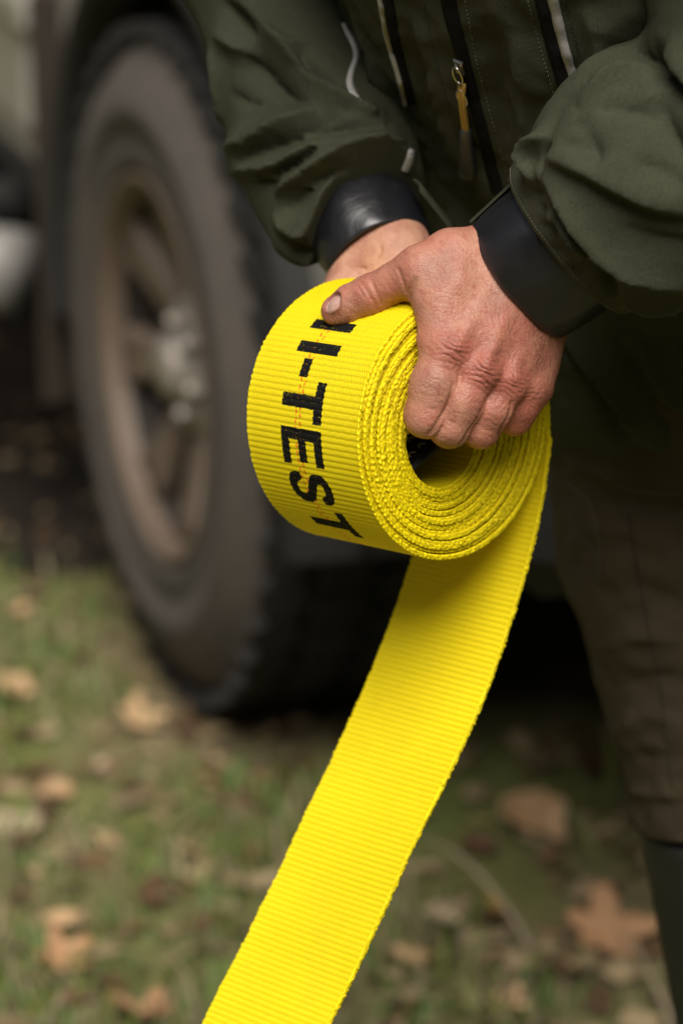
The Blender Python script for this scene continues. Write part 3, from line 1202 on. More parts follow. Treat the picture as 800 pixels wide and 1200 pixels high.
FOLD_R = [
    ([(258, -14), (310, 30), (345, 74), (385, 114), (450, 150)], 11, 24),
    ([(262, 178), (300, 170), (338, 152), (376, 130)], 11, 24),
    ([(272, 200), (325, 196), (352, 181), (376, 165)], 8, 11),
    ([(322, 226), (360, 204), (400, 182), (450, 177), (482, 186)], 10, 16),
    ([(320, 252), (348, 279), (372, 260), (390, 228), (414, 204)], 8, 10),
    ([(384, 272), (398, 232), (432, 206), (480, 204)], 4, 6),
    ([(246, 50), (258, 110), (268, 150)], 4, 12),
    ([(252, 40), (285, 60), (306, 66)], 6, 14),
    ([(262, 2), (286, 22), (304, 48)], -9, 10),
    ([(286, 62), (325, 102), (370, 128)], -9, 12),
    ([(352, 58), (362, 86), (402, 110)], -9, 9),
    ([(280, 190), (330, 170), (380, 156), (446, 156)], -8, 8),
    ([(322, 206), (348, 192), (374, 175)], -10, 5),
    ([(336, 246), (380, 206), (420, 191), (468, 191), (490, 208)], -8, 6),
    ([(374, 310), (368, 276), (384, 242), (406, 214)], -8, 6),
    ([(333, 268), (352, 297), (374, 324)], -7, 8),
    ([(300, 20), (330, 40), (352, 48)], -3, 6), ([(270, 110), (295, 122), (322, 122)], -3, 6), ([(392, 128), (420, 140), (452, 146)], -3, 5), ([(400, 216), (420, 206), (446, 200)], -2.5, 4), ([(302, 208), (322, 214), (336, 212)], -3, 5),
]
folded_r = fold_surface(base_sleeve_r, FOLD_R, 0.8, 8)


def sdf_sleeve_r(P):
    d = folded_r(P)
    cut = -((P - HEM_R.astype(F32)) @ FORE_R.astype(F32)) + 1.0
    # the sleeve hangs lower on the outer side of the wrist
    cut = cut - 0.85 * np.clip(-(P[:, 0] - HEM_R[0]) - 18, 0, 60)
    return smax(d, cut, 1.2)


# ---- torso
def tube_ell(P, a, b, ra, rb, A, B):
    """elliptic tube: cross-section axes A, B (unit), radii (2) at both ends"""
    ax = b - a
    ln = np.linalg.norm(ax)
    ax = ax / ln
    q = P - a.astype(F32)
    s = np.clip(q @ ax.astype(F32) / ln, 0, 1)
    x, y = q @ A.astype(F32), q @ B.astype(F32)
    r0 = ra[0] + (rb[0] - ra[0]) * s
    r1 = ra[1] + (rb[1] - ra[1]) * s
    k = np.sqrt((x / r0) ** 2 + (y / r1) ** 2)
    d = (k - 1) * np.minimum(r0, r1)
    e = q @ ax.astype(F32)
    e = np.maximum(-e, e - ln)
    return smax(d, e, 25)


HEM_T = HIP + TAX * 78


def base_torso(P):
    d = tube_ell(P, HIP - TAX * 95, CHEST + TAX * 190, (188, 132), (180, 112), TSD, TFR)
    d = smin(d, cap(P, SH_L, SH_R, 75, 75), 40)
    d = smin(d, cap(P, CHEST + TAX * 170, CHEST + TAX * 245 + TFR * 10, 85, 70), 25)
    # cloth hanging forward at the front
    d = smin(d, ell(P, HIP + TAX * 140 + TFR * 66 - TSD * 52, np.array([TAX, TSD, TFR]), (135, 135, 84)), 40)
    return d


FOLD_T = [
    ([(490, 20), (520, 140), (548, 230)], 5, 24), ([(600, 20), (612, 120), (614, 220)], 5, 22), ([(410, 10), (450, 90), (485, 165), (520, 240)], 6, 18),
    ([(690, 10), (705, 70), (715, 110)], 6, 22), ([(660, 398), (702, 438), (744, 512)], 8, 9), ([(745, 390), (775, 450), (805, 490)], 7, 22),
    ([(575, 20), (585, 110), (592, 190)], -5, 20), ([(650, 402), (690, 446), (732, 520)], -9, 8), ([(715, 390), (750, 450), (795, 515)], -6, 16), ([(470, 20), (500, 110), (530, 200)], -5, 14),
]
folded_t = fold_surface(base_torso, FOLD_T, 2.0, 12)


def sdf_torso(P):
    d = folded_t(P)
    q = P - HEM_T.astype(F32)
    side = q @ TSD.astype(F32)
    cut = -(q @ TAX.astype(F32)) + 14 * np.sin(side / 60.0)
    return smax(d, cut, 3)


# ---- legs and boots, head
def ground_z(p):
    return W(p[None])[0][2]


HJ_R, KN_R = L(788, 470, -285), L(845, 935, -345)
HJ_L = HJ_R + TSD * 165
KN_L = KN_R + TSD * 190 + FD * 30


def foot_of(kn, off):
    """ankle below the knee, 9 cm above the ground"""
    w = W(kn[None])[0]
    w = np.array([w[0] + off[0], w[1] + off[1], 0.10])
    return WL(w[None])[0]


AN_R, AN_L = foot_of(KN_R, (0.075, 0.06)), foot_of(KN_L, (0.03, -0.02))


def base_legs(P):
    d = chain(P, [HJ_R, L(798, 640, -305), L(834, 825, -330), KN_R], [92, 82, 71, 63], 12)
    d = smin(d, cap(P, KN_R, AN_R, 60, 44), 14)
    d = smin(d, cap(P, HJ_L, KN_L, 92, 66), 10)
    d = smin(d, cap(P, KN_L, AN_L, 62, 46), 14)
    d = smin(d, cap(P, HJ_R + VUP * 60 + TSD * 20, HJ_L + VUP * 60 - TSD * 20, 105, 105), 40)
    d = smin(d, ell(P, (HJ_L + HJ_R) / 2 + VUP * 30 - FD * 60, np.array([TSD, VUP, np.cross(TSD, VUP)]), (150, 120, 110)), 40)
    return d


FOLD_G = [
    ([(650, 520), (690, 550), (770, 560)], 6, 14), ([(660, 648), (700, 618), (780, 640)], 5, 14), ([(690, 770), (740, 745), (810, 755)], 5, 14), ([(712, 862), (760, 840), (810, 850)], 5, 12),
    ([(728, 922), (770, 932), (810, 928)], 7, 10), ([(690, 560), (686, 600), (702, 645)], 3, 6), ([(655, 588), (720, 588), (805, 602)], -6, 12), ([(680, 705), (740, 692), (805, 706)], -5, 14),
    ([(712, 806), (770, 794), (805, 802)], -6, 11), ([(724, 890), (770, 888), (805, 894)], -6, 9),
]
FOLD_G = [(p_, a_ * 0.55, w_ * 1.15) for p_, a_, w_ in FOLD_G]
folded_g = fold_surface(base_legs, FOLD_G, 2.2, 17)
LEGCUT_R, LEGCUT_L = KN_R - (KN_R - AN_R) * -0.06, KN_L


def sdf_trousers(P):
    d = folded_g(P)
    ax = (HJ_R - KN_R) / np.linalg.norm(HJ_R - KN_R)
    cut = -((P - (KN_R - ax * 12).astype(F32)) @ ax.astype(F32))
    return smax(d, cut, 3)


def boot_sdf(kn, an):
    ax = (kn - an) / np.linalg.norm(kn - an)
    toe = an + FD * 150 - VUP * 38
    heel = an - FD * 45 - VUP * 48

    def f(P):
        d = cap(P, kn - ax * 6, an, 61, 48)
        d = smin(d, chain(P, [heel, an + FD * 60 - VUP * 46, toe], [44, 46, 42], 10), 26)
        q = (P - an.astype(F32)) @ VUP.astype(F32)
        d = smax(d, -(q + 92.0), 4)
        d = smax(d, (P - (kn - ax * 4).astype(F32)) @ ax.astype(F32), 2)
        # ankle creases
        for k in range(3):
            c = an + VUP * (25 + 34 * k) + FD * 42
            d = smax(d, -cap(P, c - TSD * 60, c + TSD * 60, 4, 4), 10)
        return d
    return f


NECK = CHEST + TAX * 235
HEADC = NECK + VUP * 118 + FD * 55
HAX = np.array([FD, VUP, np.cross(FD, VUP)])
HF = 0.86 * FD - 0.5 * VUP                                   # he looks down at his hands
HF /= np.linalg.norm(HF)
HU = VUP - (VUP @ HF) * HF
HU /= np.linalg.norm(HU)
HS = np.cross(HU, HF)


def hp(f, u, s):
    return HEADC + HF * f + HU * u + HS * s


def sdf_head(P):
    hx = np.array([HF, HU, HS])
    d = ell(P, hp(-8, 22, 0), hx, (98, 88, 76))
    d = smin(d, ell(P, hp(22, -48, 0), hx, (62, 72, 58)), 25)
    d = smin(d, cap(P, NECK - TAX * 30, hp(-18, -50, 0), 60, 58), 22)
    d = smin(d, chain(P, [hp(84, 12, 0), hp(104, -22, 0)], [9, 13], 4), 10)
    d = smin(d, chain(P, [hp(98, -28, -13), hp(98, -28, 13)], [7, 7]), 6)
    d = smin(d, chain(P, [hp(84, 20, -48), hp(90, 22, 0), hp(84, 20, 48)], [8, 8, 8], 4), 10)
    for s in (-1, 1):
        d = smax(d, -ell(P, hp(92, 4, 31 * s), hx, (14, 11, 17)), 8)
        d = smin(d, ell(P, hp(72, 3, 31 * s), hx, (13, 12, 14)), 2)
        d = smin(d, ell(P, hp(-8, -10, 76 * s), hx, (20, 32, 10)), 6)
    d = smin(d, chain(P, [hp(84, -52, -20), hp(92, -51, 0), hp(84, -52, 20)], [6, 7, 6], 3), 6)
    d = smin(d, chain(P, [hp(80, -64, -18), hp(88, -65, 0), hp(80, -64, 18)], [6, 7.5, 6], 3), 6)
    d = smax(d, -chain(P, [hp(96, -58, -24), hp(101, -58, 0), hp(96, -58, 24)], [1.5, 2, 1.5]), 3)
    d = smin(d, ell(P, hp(72, -100, 0), hx, (22, 18, 24)), 14)
    return d


def sdf_hair(P):
    hx = np.array([HF, HU, HS])
    d = ell(P, hp(-14, 28, 0), hx, (102, 90, 82))
    q = P - HEADC.astype(F32)
    front = (q @ HF.astype(F32)) * 0.8 - (q @ HU.astype(F32)) * 0.75 - 22
    d = smax(d, front, 8)
    return smax(d, -(q @ HU.astype(F32)) - 45, 8)


# ---- materials
def cloth_material(name, c0, c1, weave=2600, rough=0.72, bump=1.0):
    t = NT(name)
    oc = t.coord('Object')
    n1 = t.noise(oc, 9, 5, 0.6)
    n2 = t.noise(oc, 640, 3, 0.75)
    base = t.ramp(n1, [(0.3, c0), (0.7, c1)])
    base = t.mix(t.ramp(n2, [(0.35, 0.5), (0.65, 0.0)]), base, tuple(0.55 * x for x in c0))
    wx = t.n('ShaderNodeTexWave', wave_type='BANDS', bands_direction='X')
    wy = t.n('ShaderNodeTexWave', wave_type='BANDS', bands_direction='Z')
    for w in (wx, wy):
        w.inputs['Scale'].default_value = weave / 6.283
        w.inputs['Distortion'].default_value = 1.5
        w.inputs['Detail'].default_value = 1.0
        t.l(oc, w.inputs['Vector'])
    h = t.math('ADD', wx.outputs['Fac'], wy.outputs['Fac'])
    h = t.math('ADD', t.math('MULTIPLY', h, 0.4), t.math('MULTIPLY', n2, 1.0))
    soft = t.noise(oc, 60, 4, 0.6)
    nrm = t.bump(soft, 0.25, 0.004)
    return t.set(color=base, rough=rough, spec=0.14, normal=t.bump(h, bump, 0.0006, nrm))


M_JACKET = cloth_material('olive_jacket_cloth', (0.050, 0.053, 0.032), (0.070, 0.073, 0.046))
M_TROUSER = cloth_material('brown_trouser_cloth', (0.056, 0.043, 0.025), (0.078, 0.060, 0.036), 1800)
M_BLACKTAPE = cloth_material('black_zip_tape', (0.004, 0.004, 0.004), (0.007, 0.007, 0.007), 3000)
t = NT('black_cuff_rubber')
oc = t.coord('Object')
wr = t.noise(t.coord('Object', (1, 1, 1)), 45, 5, 0.6, 0.8)
M_CUFF = t.set(color=t.ramp(t.noise(oc, 30, 3), [(0.3, (0.006, 0.006, 0.008)), (0.7, (0.010, 0.010, 0.013))]), rough=t.ramp(wr, [(0.3, 0.28), (0.7, 0.42)]), spec=0.6, coat=0.08, normal=t.bump(wr, 0.16, 0.004))
t = NT('grey_reflective_tape')
M_REFL = t.set(color=t.ramp(t.noise(t.coord('Object'), 120, 3), [(0.3, (0.26, 0.25, 0.24)), (0.7, (0.36, 0.35, 0.33))]), rough=0.55)
t = NT('zip_metal')
M_ZMETAL = t.set(color=(0.55, 0.53, 0.50), rough=0.28, metal=1.0)
t = NT('ochre_cord')
M_OCHRE = t.set(color=(0.42, 0.25, 0.05), rough=0.8, normal=t.bump(t.noise(t.coord('Object'), 1800, 2), 0.6, 0.0005))
t = NT('boot_rubber')
M_BOOT = t.set(color=t.ramp(t.noise(t.coord('Object'), 25, 4), [(0.3, (0.010, 0.010, 0.010)), (0.75, (0.022, 0.020, 0.018))]), rough=0.6)
t = NT('grip_rubber')
M_GRIP = t.set(color=(0.030, 0.030, 0.030), rough=0.45)
t = NT('hair')
M_HAIR = t.set(color=(0.09, 0.07, 0.055), rough=0.7, normal=t.bump(t.noise(t.coord('Object', (1, 1, 6)), 220, 4), 0.8, 0.004))
t = NT('dark_thread')
M_THREAD = t.set(color=(0.012, 0.012, 0.008), rough=0.8)
t = NT('olive_thread')
M_THREAD2 = t.set(color=(0.085, 0.085, 0.05), rough=0.8)

# ---- build
foot_w = W(AN_R[None])[0]
person = empty('person', (foot_w[0], foot_w[1], 0.0))
tag(person, 'man in olive jacket and brown trousers leaning over, rolling the yellow strap', 'person')

VH, QH = polygonize(sdf_head, HEADC - 170, HEADC + 170, 5.0)
CH = np.full((len(VH), 3), (0.48, 0.25, 0.17))
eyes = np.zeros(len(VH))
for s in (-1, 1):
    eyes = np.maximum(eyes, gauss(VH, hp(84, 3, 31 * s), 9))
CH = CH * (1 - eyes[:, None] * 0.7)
Vb = np.vstack([VL, VR, VH])
Qb = np.vstack([QL, QR + len(VL), QH + len(VL) + len(VR)])
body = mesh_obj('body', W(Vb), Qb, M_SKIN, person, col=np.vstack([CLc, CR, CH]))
tag(body, 'weathered, reddened hands gripping the roll')

lo_t = np.minimum(HIP - 260, CHEST - 300)
VT, QT = polygonize(sdf_torso, np.array([-120, -190, -560]), np.array([560, 640, 320]), 4.0)
VSL, QSL = polygonize(sdf_sleeve_l, (90, 95, -110), (430, 620, 260), 2.4)
VSR, QSR = polygonize(sdf_sleeve_r, (-130, 110, -420), (160, 620, -30), 2.2)
jv, jq, n0 = [], [], 0
for V_, Q_ in ((VT, QT), (VSL, QSL), (VSR, QSR)):
    jv.append(V_)
    jq.append(Q_ + n0)
    n0 += len(V_)
jacket = mesh_obj('jacket', W(np.vstack(jv)), np.vstack(jq), M_JACKET, person)
VG, QG = polygonize(sdf_trousers, np.array([80, -330, -640]), np.array([640, 260, -60]), 4.0)
trousers = mesh_obj('trousers', W(VG), QG, M_TROUSER, person)
for kn, an in ((KN_R, AN_R), (KN_L, AN_L)):
    f = boot_sdf(kn, an)
    lo = np.minimum(kn, an) - 240
    hi = np.maximum(kn, an) + 240
    Vq, Qq = polygonize(f, lo, hi, 5.0)
    tag(mesh_obj('boot', W(Vq), Qq, M_BOOT, person), 'tall black rubber boot')
Vq, Qq = polygonize(sdf_hair, HEADC - 150, HEADC + 170, 5.0)
mesh_obj('hair', W(Vq), Qq, M_HAIR, person)


def cuff(c0, c1, A, B, r0, r1, name, label, thick=2.0):
    """a band round the wrist from c0 (hand side) to c1, double-walled with a rounded lip"""
    k = 72
    a = np.linspace(0, 2 * np.pi, k, endpoint=False)
    rows = []
    prof = [(0.55, -thick), (0.25, -thick), (0.04, -thick * 0.9), (-0.01, -thick * 0.45), (0.0, 0.0), (0.04, 0.7), (0.12, 1.0), (0.28, 1.8), (0.5, 2.3), (0.72, 1.7), (0.9, 0.6), (1.0, 0.0), (1.25, -0.5)]
    for s, o in prof:
        c = c0 + (c1 - c0) * s
        ra = r0[0] + (r1[0] - r0[0]) * s + o
        rb = r0[1] + (r1[1] - r0[1]) * s + o
        wav = 1 + 0.016 * np.sin(3 * a + 2.6 * s) + 0.013 * np.sin(5 * a - 4 * s) + 0.008 * np.sin(9 * a + 5 * s)
        rows.append(c + (np.cos(a) * ra * wav)[:, None] * A + (np.sin(a) * rb * wav)[:, None] * B)
    V = np.array(rows)
    o = mesh_obj(name, W(V.reshape(-1, 3)), grid_faces(len(prof), k, True), M_CUFF, jacket)
    fix_normals(o)
    return tag(o, label)


CUFF_L1 = CUFF_L0 + FORE_L * 44
cuff(CUFF_L0, CUFF_L1, CUFF_LM, CUFF_LN, (40.5, 36), (43.5, 41), 'cuff', 'shiny black wrist cuff of the near sleeve')
CUFF_RM = np.array([0.95, 0.3, 0.0])
CUFF_RM -= (CUFF_RM @ FORE_R) * FORE_R
CUFF_RM /= np.linalg.norm(CUFF_RM)
CUFF_RN = np.cross(CUFF_RM, FORE_R)
CUFF_R0 = L(447, 301, -101)
cuff(CUFF_R0, CUFF_R0 + FORE_R * 44, CUFF_RM, CUFF_RN, (33.5, 31), (36, 35), 'cuff', 'shiny black wrist cuff of the far sleeve')


def ribbon(name, left, right, f, mat, parent, lift=1.0, n=40, label=None, thick=1.4):
    """a strip lying on a surface between two edge lines given as spots of the photograph"""
    a, b = spline(np.array(left, float), n), spline(np.array(right, float), n)
    cols = ((0.0, -thick), (0.02, lift), (0.5, lift + 0.3), (0.98, lift), (1.0, -thick))
    p = np.concatenate([a * (1 - w) + b * w for w, up in cols])
    S, N = march(f, p[:, 0], p[:, 1])
    S = S + N * np.repeat([up for w, up in cols], n)[:, None]
    ed = S.reshape(5, n, 3)
    V = np.stack(ed, 1)
    o = mesh_obj(name, W(V.reshape(-1, 3)), grid_faces(n, 5), mat, parent)
    fix_normals(o)
    return tag(o, label) if label else o


def stitch_line(name, pts, f, mat, parent, gap=5.0, r=0.35, lift=0.3, n=None):
    p = spline(np.array(pts, float), 300)
    seg = np.concatenate([[0], np.cumsum(np.linalg.norm(np.diff(p, axis=0), axis=1))])
    m = int(seg[-1] / gap)
    mb_ = MB()
    q0 = np.interp((np.arange(m) + 0.15) * gap, seg, np.arange(300))
    q1 = np.interp((np.arange(m) + 0.8) * gap, seg, np.arange(300))
    ev = lambda q: np.stack([np.interp(q, np.arange(300), p[:, i]) for i in (0, 1)], 1)
    A, NA = march(f, *ev(q0).T)
    B, NB = march(f, *ev(q1).T)
    Mi = (A + B) / 2 + (NA + NB) / 2 * (lift + 0.25)
    for a_, m_, b_ in zip(A + NA * -0.1, Mi, B + NB * -0.1):
        mb_.add(*tube(W(np.array([a_, m_, b_])), r * 0.001, 4))
    return tag(mb_.build(name, mat, parent), kind='stuff')


# main zip, chest pocket zip, side tape
ribbon('zip_tape', [(514, -12), (520, 18), (532, 60), (552, 132), (576, 226)], [(532, -12), (538, 18), (550, 66), (566, 132), (592, 230)], sdf_torso, M_BLACKTAPE, jacket, label='black tape of the main front zip')
ribbon('zip_tape', [(447, -10), (450, 0), (457, 44), (469, 84), (478, 122)], [(456, -10), (461, 0), (468, 44), (478, 84), (487, 121)], sdf_torso, M_BLACKTAPE, jacket, label='black tape of the chest pocket zip')
ribbon('piping', [(441, -10), (444, 0), (452, 44), (464, 84), (474, 122)], [(444, -10), (447, 0), (455.5, 44), (467.5, 84), (477.5, 122)], sdf_torso, M_REFL, jacket, lift=1.6, label='thin grey piping along the pocket zip')
ribbon('side_tape', [(622, -12), (626, 0), (640, 56), (656, 112), (668, 150)], [(636, -12), (640, 0), (655, 56), (672, 112), (684, 150)], sdf_torso, M_BLACKTAPE, jacket, label='black side tape')
ribbon('reflective_strip', [(637, -12), (641, 0), (656, 56), (673, 112), (684, 150)], [(650, -12), (654, 0), (667, 56), (682, 104), (694, 140)], sdf_torso, M_REFL, jacket, lift=1.3, label='grey reflective strip on the chest')
ribbon('reflective_strip', [(400, 28), (405, 40), (411, 52), (414, 66), (408, 84), (406, 100), (416, 122)], [(405, 28), (412, 38), (418, 50), (420, 66), (415, 84), (414, 100), (426, 124)], sdf_sleeve_r, M_REFL, jacket, lift=0.8, label='wrinkled grey reflective strip on the far sleeve')
ribbon('reflective_strip', [(479, 174), (475, 186), (470, 199)], [(487, 178), (484, 190), (479, 202)], sdf_sleeve_r, M_REFL, jacket, lift=0.8, n=12, label='short pale strip by the far cuff')
stitch_line('stitching', [(496, 0), (508, 60), (530, 140), (556, 232)], sdf_torso, M_THREAD, jacket)
stitch_line('stitching', [(545, 0), (557, 66), (574, 132), (600, 226)], sdf_torso, M_THREAD2, jacket)
stitch_line('stitching', [(618, 0), (634, 60), (650, 116), (656, 132)], sdf_torso, M_THREAD2, jacket)
stitch_line('stitching', [(662, 0), (676, 56), (690, 100)], sdf_torso, M_THREAD, jacket)
stitch_line('stitching', [(474, 124), (481, 126), (490, 123)], sdf_torso, M_THREAD2, jacket)

stitch_line('stitching', [(664, 566), (690, 590), (702, 640), (700, 690)], sdf_trousers, M_THREAD2, trousers, r=0.6)
stitch_line('stitching', [(705, 560), (745, 575), (800, 580)], sdf_trousers, M_THREAD2, trousers, r=0.6)
stitch_line('stitching', [(735, 600), (752, 700), (772, 800), (788, 930)], sdf_trousers, M_THREAD, trousers, r=0.6)

# zip pull: slider, wire ring, ochre cord, dark grip
S0, N0 = march(sdf_torso, [541, 543, 545, 548, 551, 553], [74, 92, 112, 148, 176, 204])
S0 = S0 + N0 * 4.0
S0[:, 2] = np.maximum.accumulate(S0[:, 2][::-1])[::-1] * 0.5 + S0[:, 2] * 0.5
mb = MB()
rg_ = frame(S0[1] - S0[0], N0[0])
MM = np.eye(4)
MM[:3, :3] = np.array([rg_[0], rg_[2], rg_[1]]).T
MM[:3, 3] = S0[0]
for c_, s_ in (((2, 0, -1.5), (9, 6.0, 2.6)), ((-3, 0, -1.5), (4, 7.5, 2.6)), ((0, 0, 1.0), (7, 2.2, 2.0))):
    v = MB().box(c_, s_, MM, 0.8)
    mb.add(W(np.vstack(v.V)), v.F)
pull = mb.build('zip_pull', M_ZMETAL, jacket, smooth=False)
a = np.linspace(0, 2 * np.pi, 25)


def wire(c, ax, rx, ry, r):
    pts = c + (np.cos(a) * rx)[:, None] * ax[0] + (np.sin(a) * ry)[:, None] * ax[2]
    return tube(W(pts), r * 0.001, 6, False)


mb = MB()
mb.add(*wire(S0[0] * 0.6 + S0[1] * 0.4 + N0[0] * 1.5, rg_, 6.5, 3.6, 0.75))
mb.add(*wire(S0[1] * 0.2 + S0[2] * 0.8 + N0[0] * 1.0, rg_, 6.5, 3.8, 0.7))
mb.build('pull_ring', M_ZMETAL, jacket)
mb = MB()
for o_ in (-1.2, 1.2):
    pts = spline(np.array([S0[1] + rg_[2] * o_, S0[2] + rg_[2] * o_ + N0[0], S0[3] + rg_[2] * o_ * 0.8]), 14)
    mb.add(*tube(W(pts), 0.0016, 7))
mb.build('pull_cord', M_OCHRE, jacket)
gr = frame(S0[5] - S0[3], N0[3])
gl = np.linalg.norm(S0[5] - S0[3])
rows = []
for s_, w_, h_ in ((-0.04, 2.4, 1.8), (0.0, 3.4, 2.8), (0.12, 3.8, 3.0), (0.55, 4.8, 3.2), (0.85, 5.6, 3.4), (0.97, 4.6, 2.8), (1.0, 2.8, 1.8)):
    c_ = S0[3] + gr[0] * gl * s_
    rows.append([c_ + gr[2] * w_ * math.copysign(abs(math.cos(q)) ** 0.6, math.cos(q)) + gr[1] * h_ * math.copysign(abs(math.sin(q)) ** 0.6, math.sin(q)) for q in np.linspace(0, 2 * np.pi, 16, endpoint=False)])
V = np.array(rows)
F = [tuple(int(i) for i in f) for f in grid_faces(7, 16, True)] + [tuple(range(16)), tuple(range(96, 112))]
g_ = mesh_obj('pull_grip', W(V.reshape(-1, 3)), F, M_GRIP, jacket)
fix_normals(g_)


# closing tabs at the cuffs
def slab(name, quad, thick, mat, label):
    """quad: 4 local points; bevelled slab with a slight bow"""
    q = np.array(quad, float)
    nx, ny = 14, 6
    u, v = np.meshgrid(np.linspace(0, 1, nx), np.linspace(0, 1, ny), indexing='ij')
    P = (q[0] * ((1 - u) * (1 - v))[..., None] + q[1] * (u * (1 - v))[..., None] + q[2] * (u * v)[..., None] + q[3] * ((1 - u) * v)[..., None])
    n = np.cross(q[1] - q[0], q[3] - q[0])
    n /= np.linalg.norm(n)
    if n[2] < 0:
        n = -n
    P = P + n * (np.sin(u * np.pi) * 1.8)[..., None]
    T, Bm = P + n * thick / 2, P - n * thick / 2
    V = np.vstack([T.reshape(-1, 3), Bm.reshape(-1, 3)])
    F = [tuple(int(i) for i in f) for f in grid_faces(nx, ny)] + [tuple(int(i) + nx * ny for i in f)[::-1] for f in grid_faces(nx, ny)]
    bd = [i * ny for i in range(nx)] + [(nx - 1) * ny + j for j in range(1, ny)] + [i * ny + ny - 1 for i in range(nx - 2, -1, -1)] + [j for j in range(ny - 2, 0, -1)]
    for i in range(len(bd)):
        a_, b_ = bd[i], bd[(i + 1) % len(bd)]
        F.append((a_, b_, b_ + nx * ny, a_ + nx * ny))
    o = mesh_obj(name, W(V), F, mat, jacket)
    fix_normals(o)
    return tag(o, label)


def on_cuff_l(s_, ang, out):
    c = CUFF_L0 + (CUFF_L1 - CUFF_L0) * s_
    return c + CUFF_LM * math.cos(ang) * (40.5 + 2.5 * s_ + out) + CUFF_LN * math.sin(ang) * (36 + 5 * s_ + out)


def cuff_patch(name, s0, s1, a0, a1, out0, out1, thick, mat, label):
    nx, ny = 10, 12
    top = np.array([[on_cuff_l(s0 + (s1 - s0) * i / (nx - 1), a0 + (a1 - a0) * j / (ny - 1), out0 + (out1 - out0) * (j / (ny - 1)) + thick) for j in range(ny)] for i in range(nx)])
    bot = np.array([[on_cuff_l(s0 + (s1 - s0) * i / (nx - 1), a0 + (a1 - a0) * j / (ny - 1), out0 + (out1 - out0) * (j / (ny - 1))) for j in range(ny)] for i in range(nx)])
    V = np.vstack([top.reshape(-1, 3), bot.reshape(-1, 3)])
    m_ = nx * ny
    F = [tuple(int(i) for i in f) for f in grid_faces(nx, ny)] + [tuple(int(i) + m_ for i in f)[::-1] for f in grid_faces(nx, ny)]
    bd = [i * ny for i in range(nx)] + [(nx - 1) * ny + j for j in range(1, ny)] + [i * ny + ny - 1 for i in range(nx - 2, -1, -1)] + [j for j in range(ny - 2, 0, -1)]
    F += [(bd[i], bd[(i + 1) % len(bd)], bd[(i + 1) % len(bd)] + m_, bd[i] + m_) for i in range(len(bd))]
    o = mesh_obj(name, W(V), F, mat, jacket, smooth=False)
    fix_normals(o)
    return tag(o, label)


cuff_patch('velcro_patch', 0.22, 0.92, math.pi - 0.62, math.pi - 0.16, 0.1, 0.1, 0.5, M_BLACKTAPE, 'black hook patch on the near cuff')
cuff_patch('cuff_tab', 0.02, 1.05, math.pi - 0.10, math.pi + 0.95, 3.0, 5.0, 1.5, M_JACKET, 'olive closing tab standing off the near cuff')
slab('cuff_tab', [L(484, 210, -84), L(492, 224, -80), L(534, 276, -92), L(526, 262, -118)], 1.6, M_JACKET, 'olive closing tab of the far cuff')
# hem seam of the near sleeve
ph_ = np.linspace(0, 2 * np.pi, 200)
mb = MB()
for off, mt in ((4.0, 0),):
    qa = -2.2 + 3.4 * np.arange(90) / 89
    dirv = np.sin(qa)[:, None] * CUFF_LM + np.cos(qa)[:, None] * CUFF_LN
    pts = HEM_L + FORE_L * off + dirv * 75
    for _ in range(40):
        pts = pts - dirv * (np.maximum(sdf_sleeve_l(pts.astype(F32)), 0) * 0.8)[:, None]
    pts = pts + dirv * 0.2
    pts = resample(np.array(pts), ds=2.2)
    for i in range(0, len(pts) - 1):
        mb.add(*tube(W(np.array([pts[i], pts[i] * 0.35 + pts[i + 1] * 0.65])), 0.00032, 4))
tag(mb.build('stitching', M_THREAD2, jacket), kind='stuff')
# ================================================================== the parked four-wheel drive
WCW = W(L(184, 444, -1730)[None])[0]                       # centre of the near front wheel
R_T, W_T = 0.400, 0.27
WCW[2] = R_T
CN = np.array([-0.941, -0.338, 0.0])                       # out of its visible side
CN /= np.linalg.norm(CN)
CF = np.array([0.338, -0.941, 0.0])                        # its front, towards the viewer
CF /= np.linalg.norm(CF)
CO = np.array([WCW[0], WCW[1], 0.0])


def CW(p):
    """car metres (forward, outwards, up) -> world"""
    p = np.atleast_2d(np.asarray(p, float))
    return CO + p[:, :1] * CF + p[:, 1:2] * CN + p[:, 2:] * np.array([0, 0, 1.0])


def dusty(name, c, dust, amt, rough, metal=0.0, coat=0.0, scale=4.0):
    t = NT(name)
    oc = t.coord('Object')
    n = t.noise(oc, scale, 6, 0.65)
    n2 = t.noise(oc, scale * 9, 4, 0.6)
    f = t.math('MULTIPLY', t.ramp(n, [(0.3, 0.25), (0.7, 1.0)]), amt)
    f = t.math('MULTIPLY', f, t.ramp(n2, [(0.2, 0.6), (0.7, 1.0)]))
    col = t.mix(f, c, dust)
    return t.set(color=col, rough=rough, metal=metal, coat=coat, normal=t.bump(n2, 0.15, 0.002))


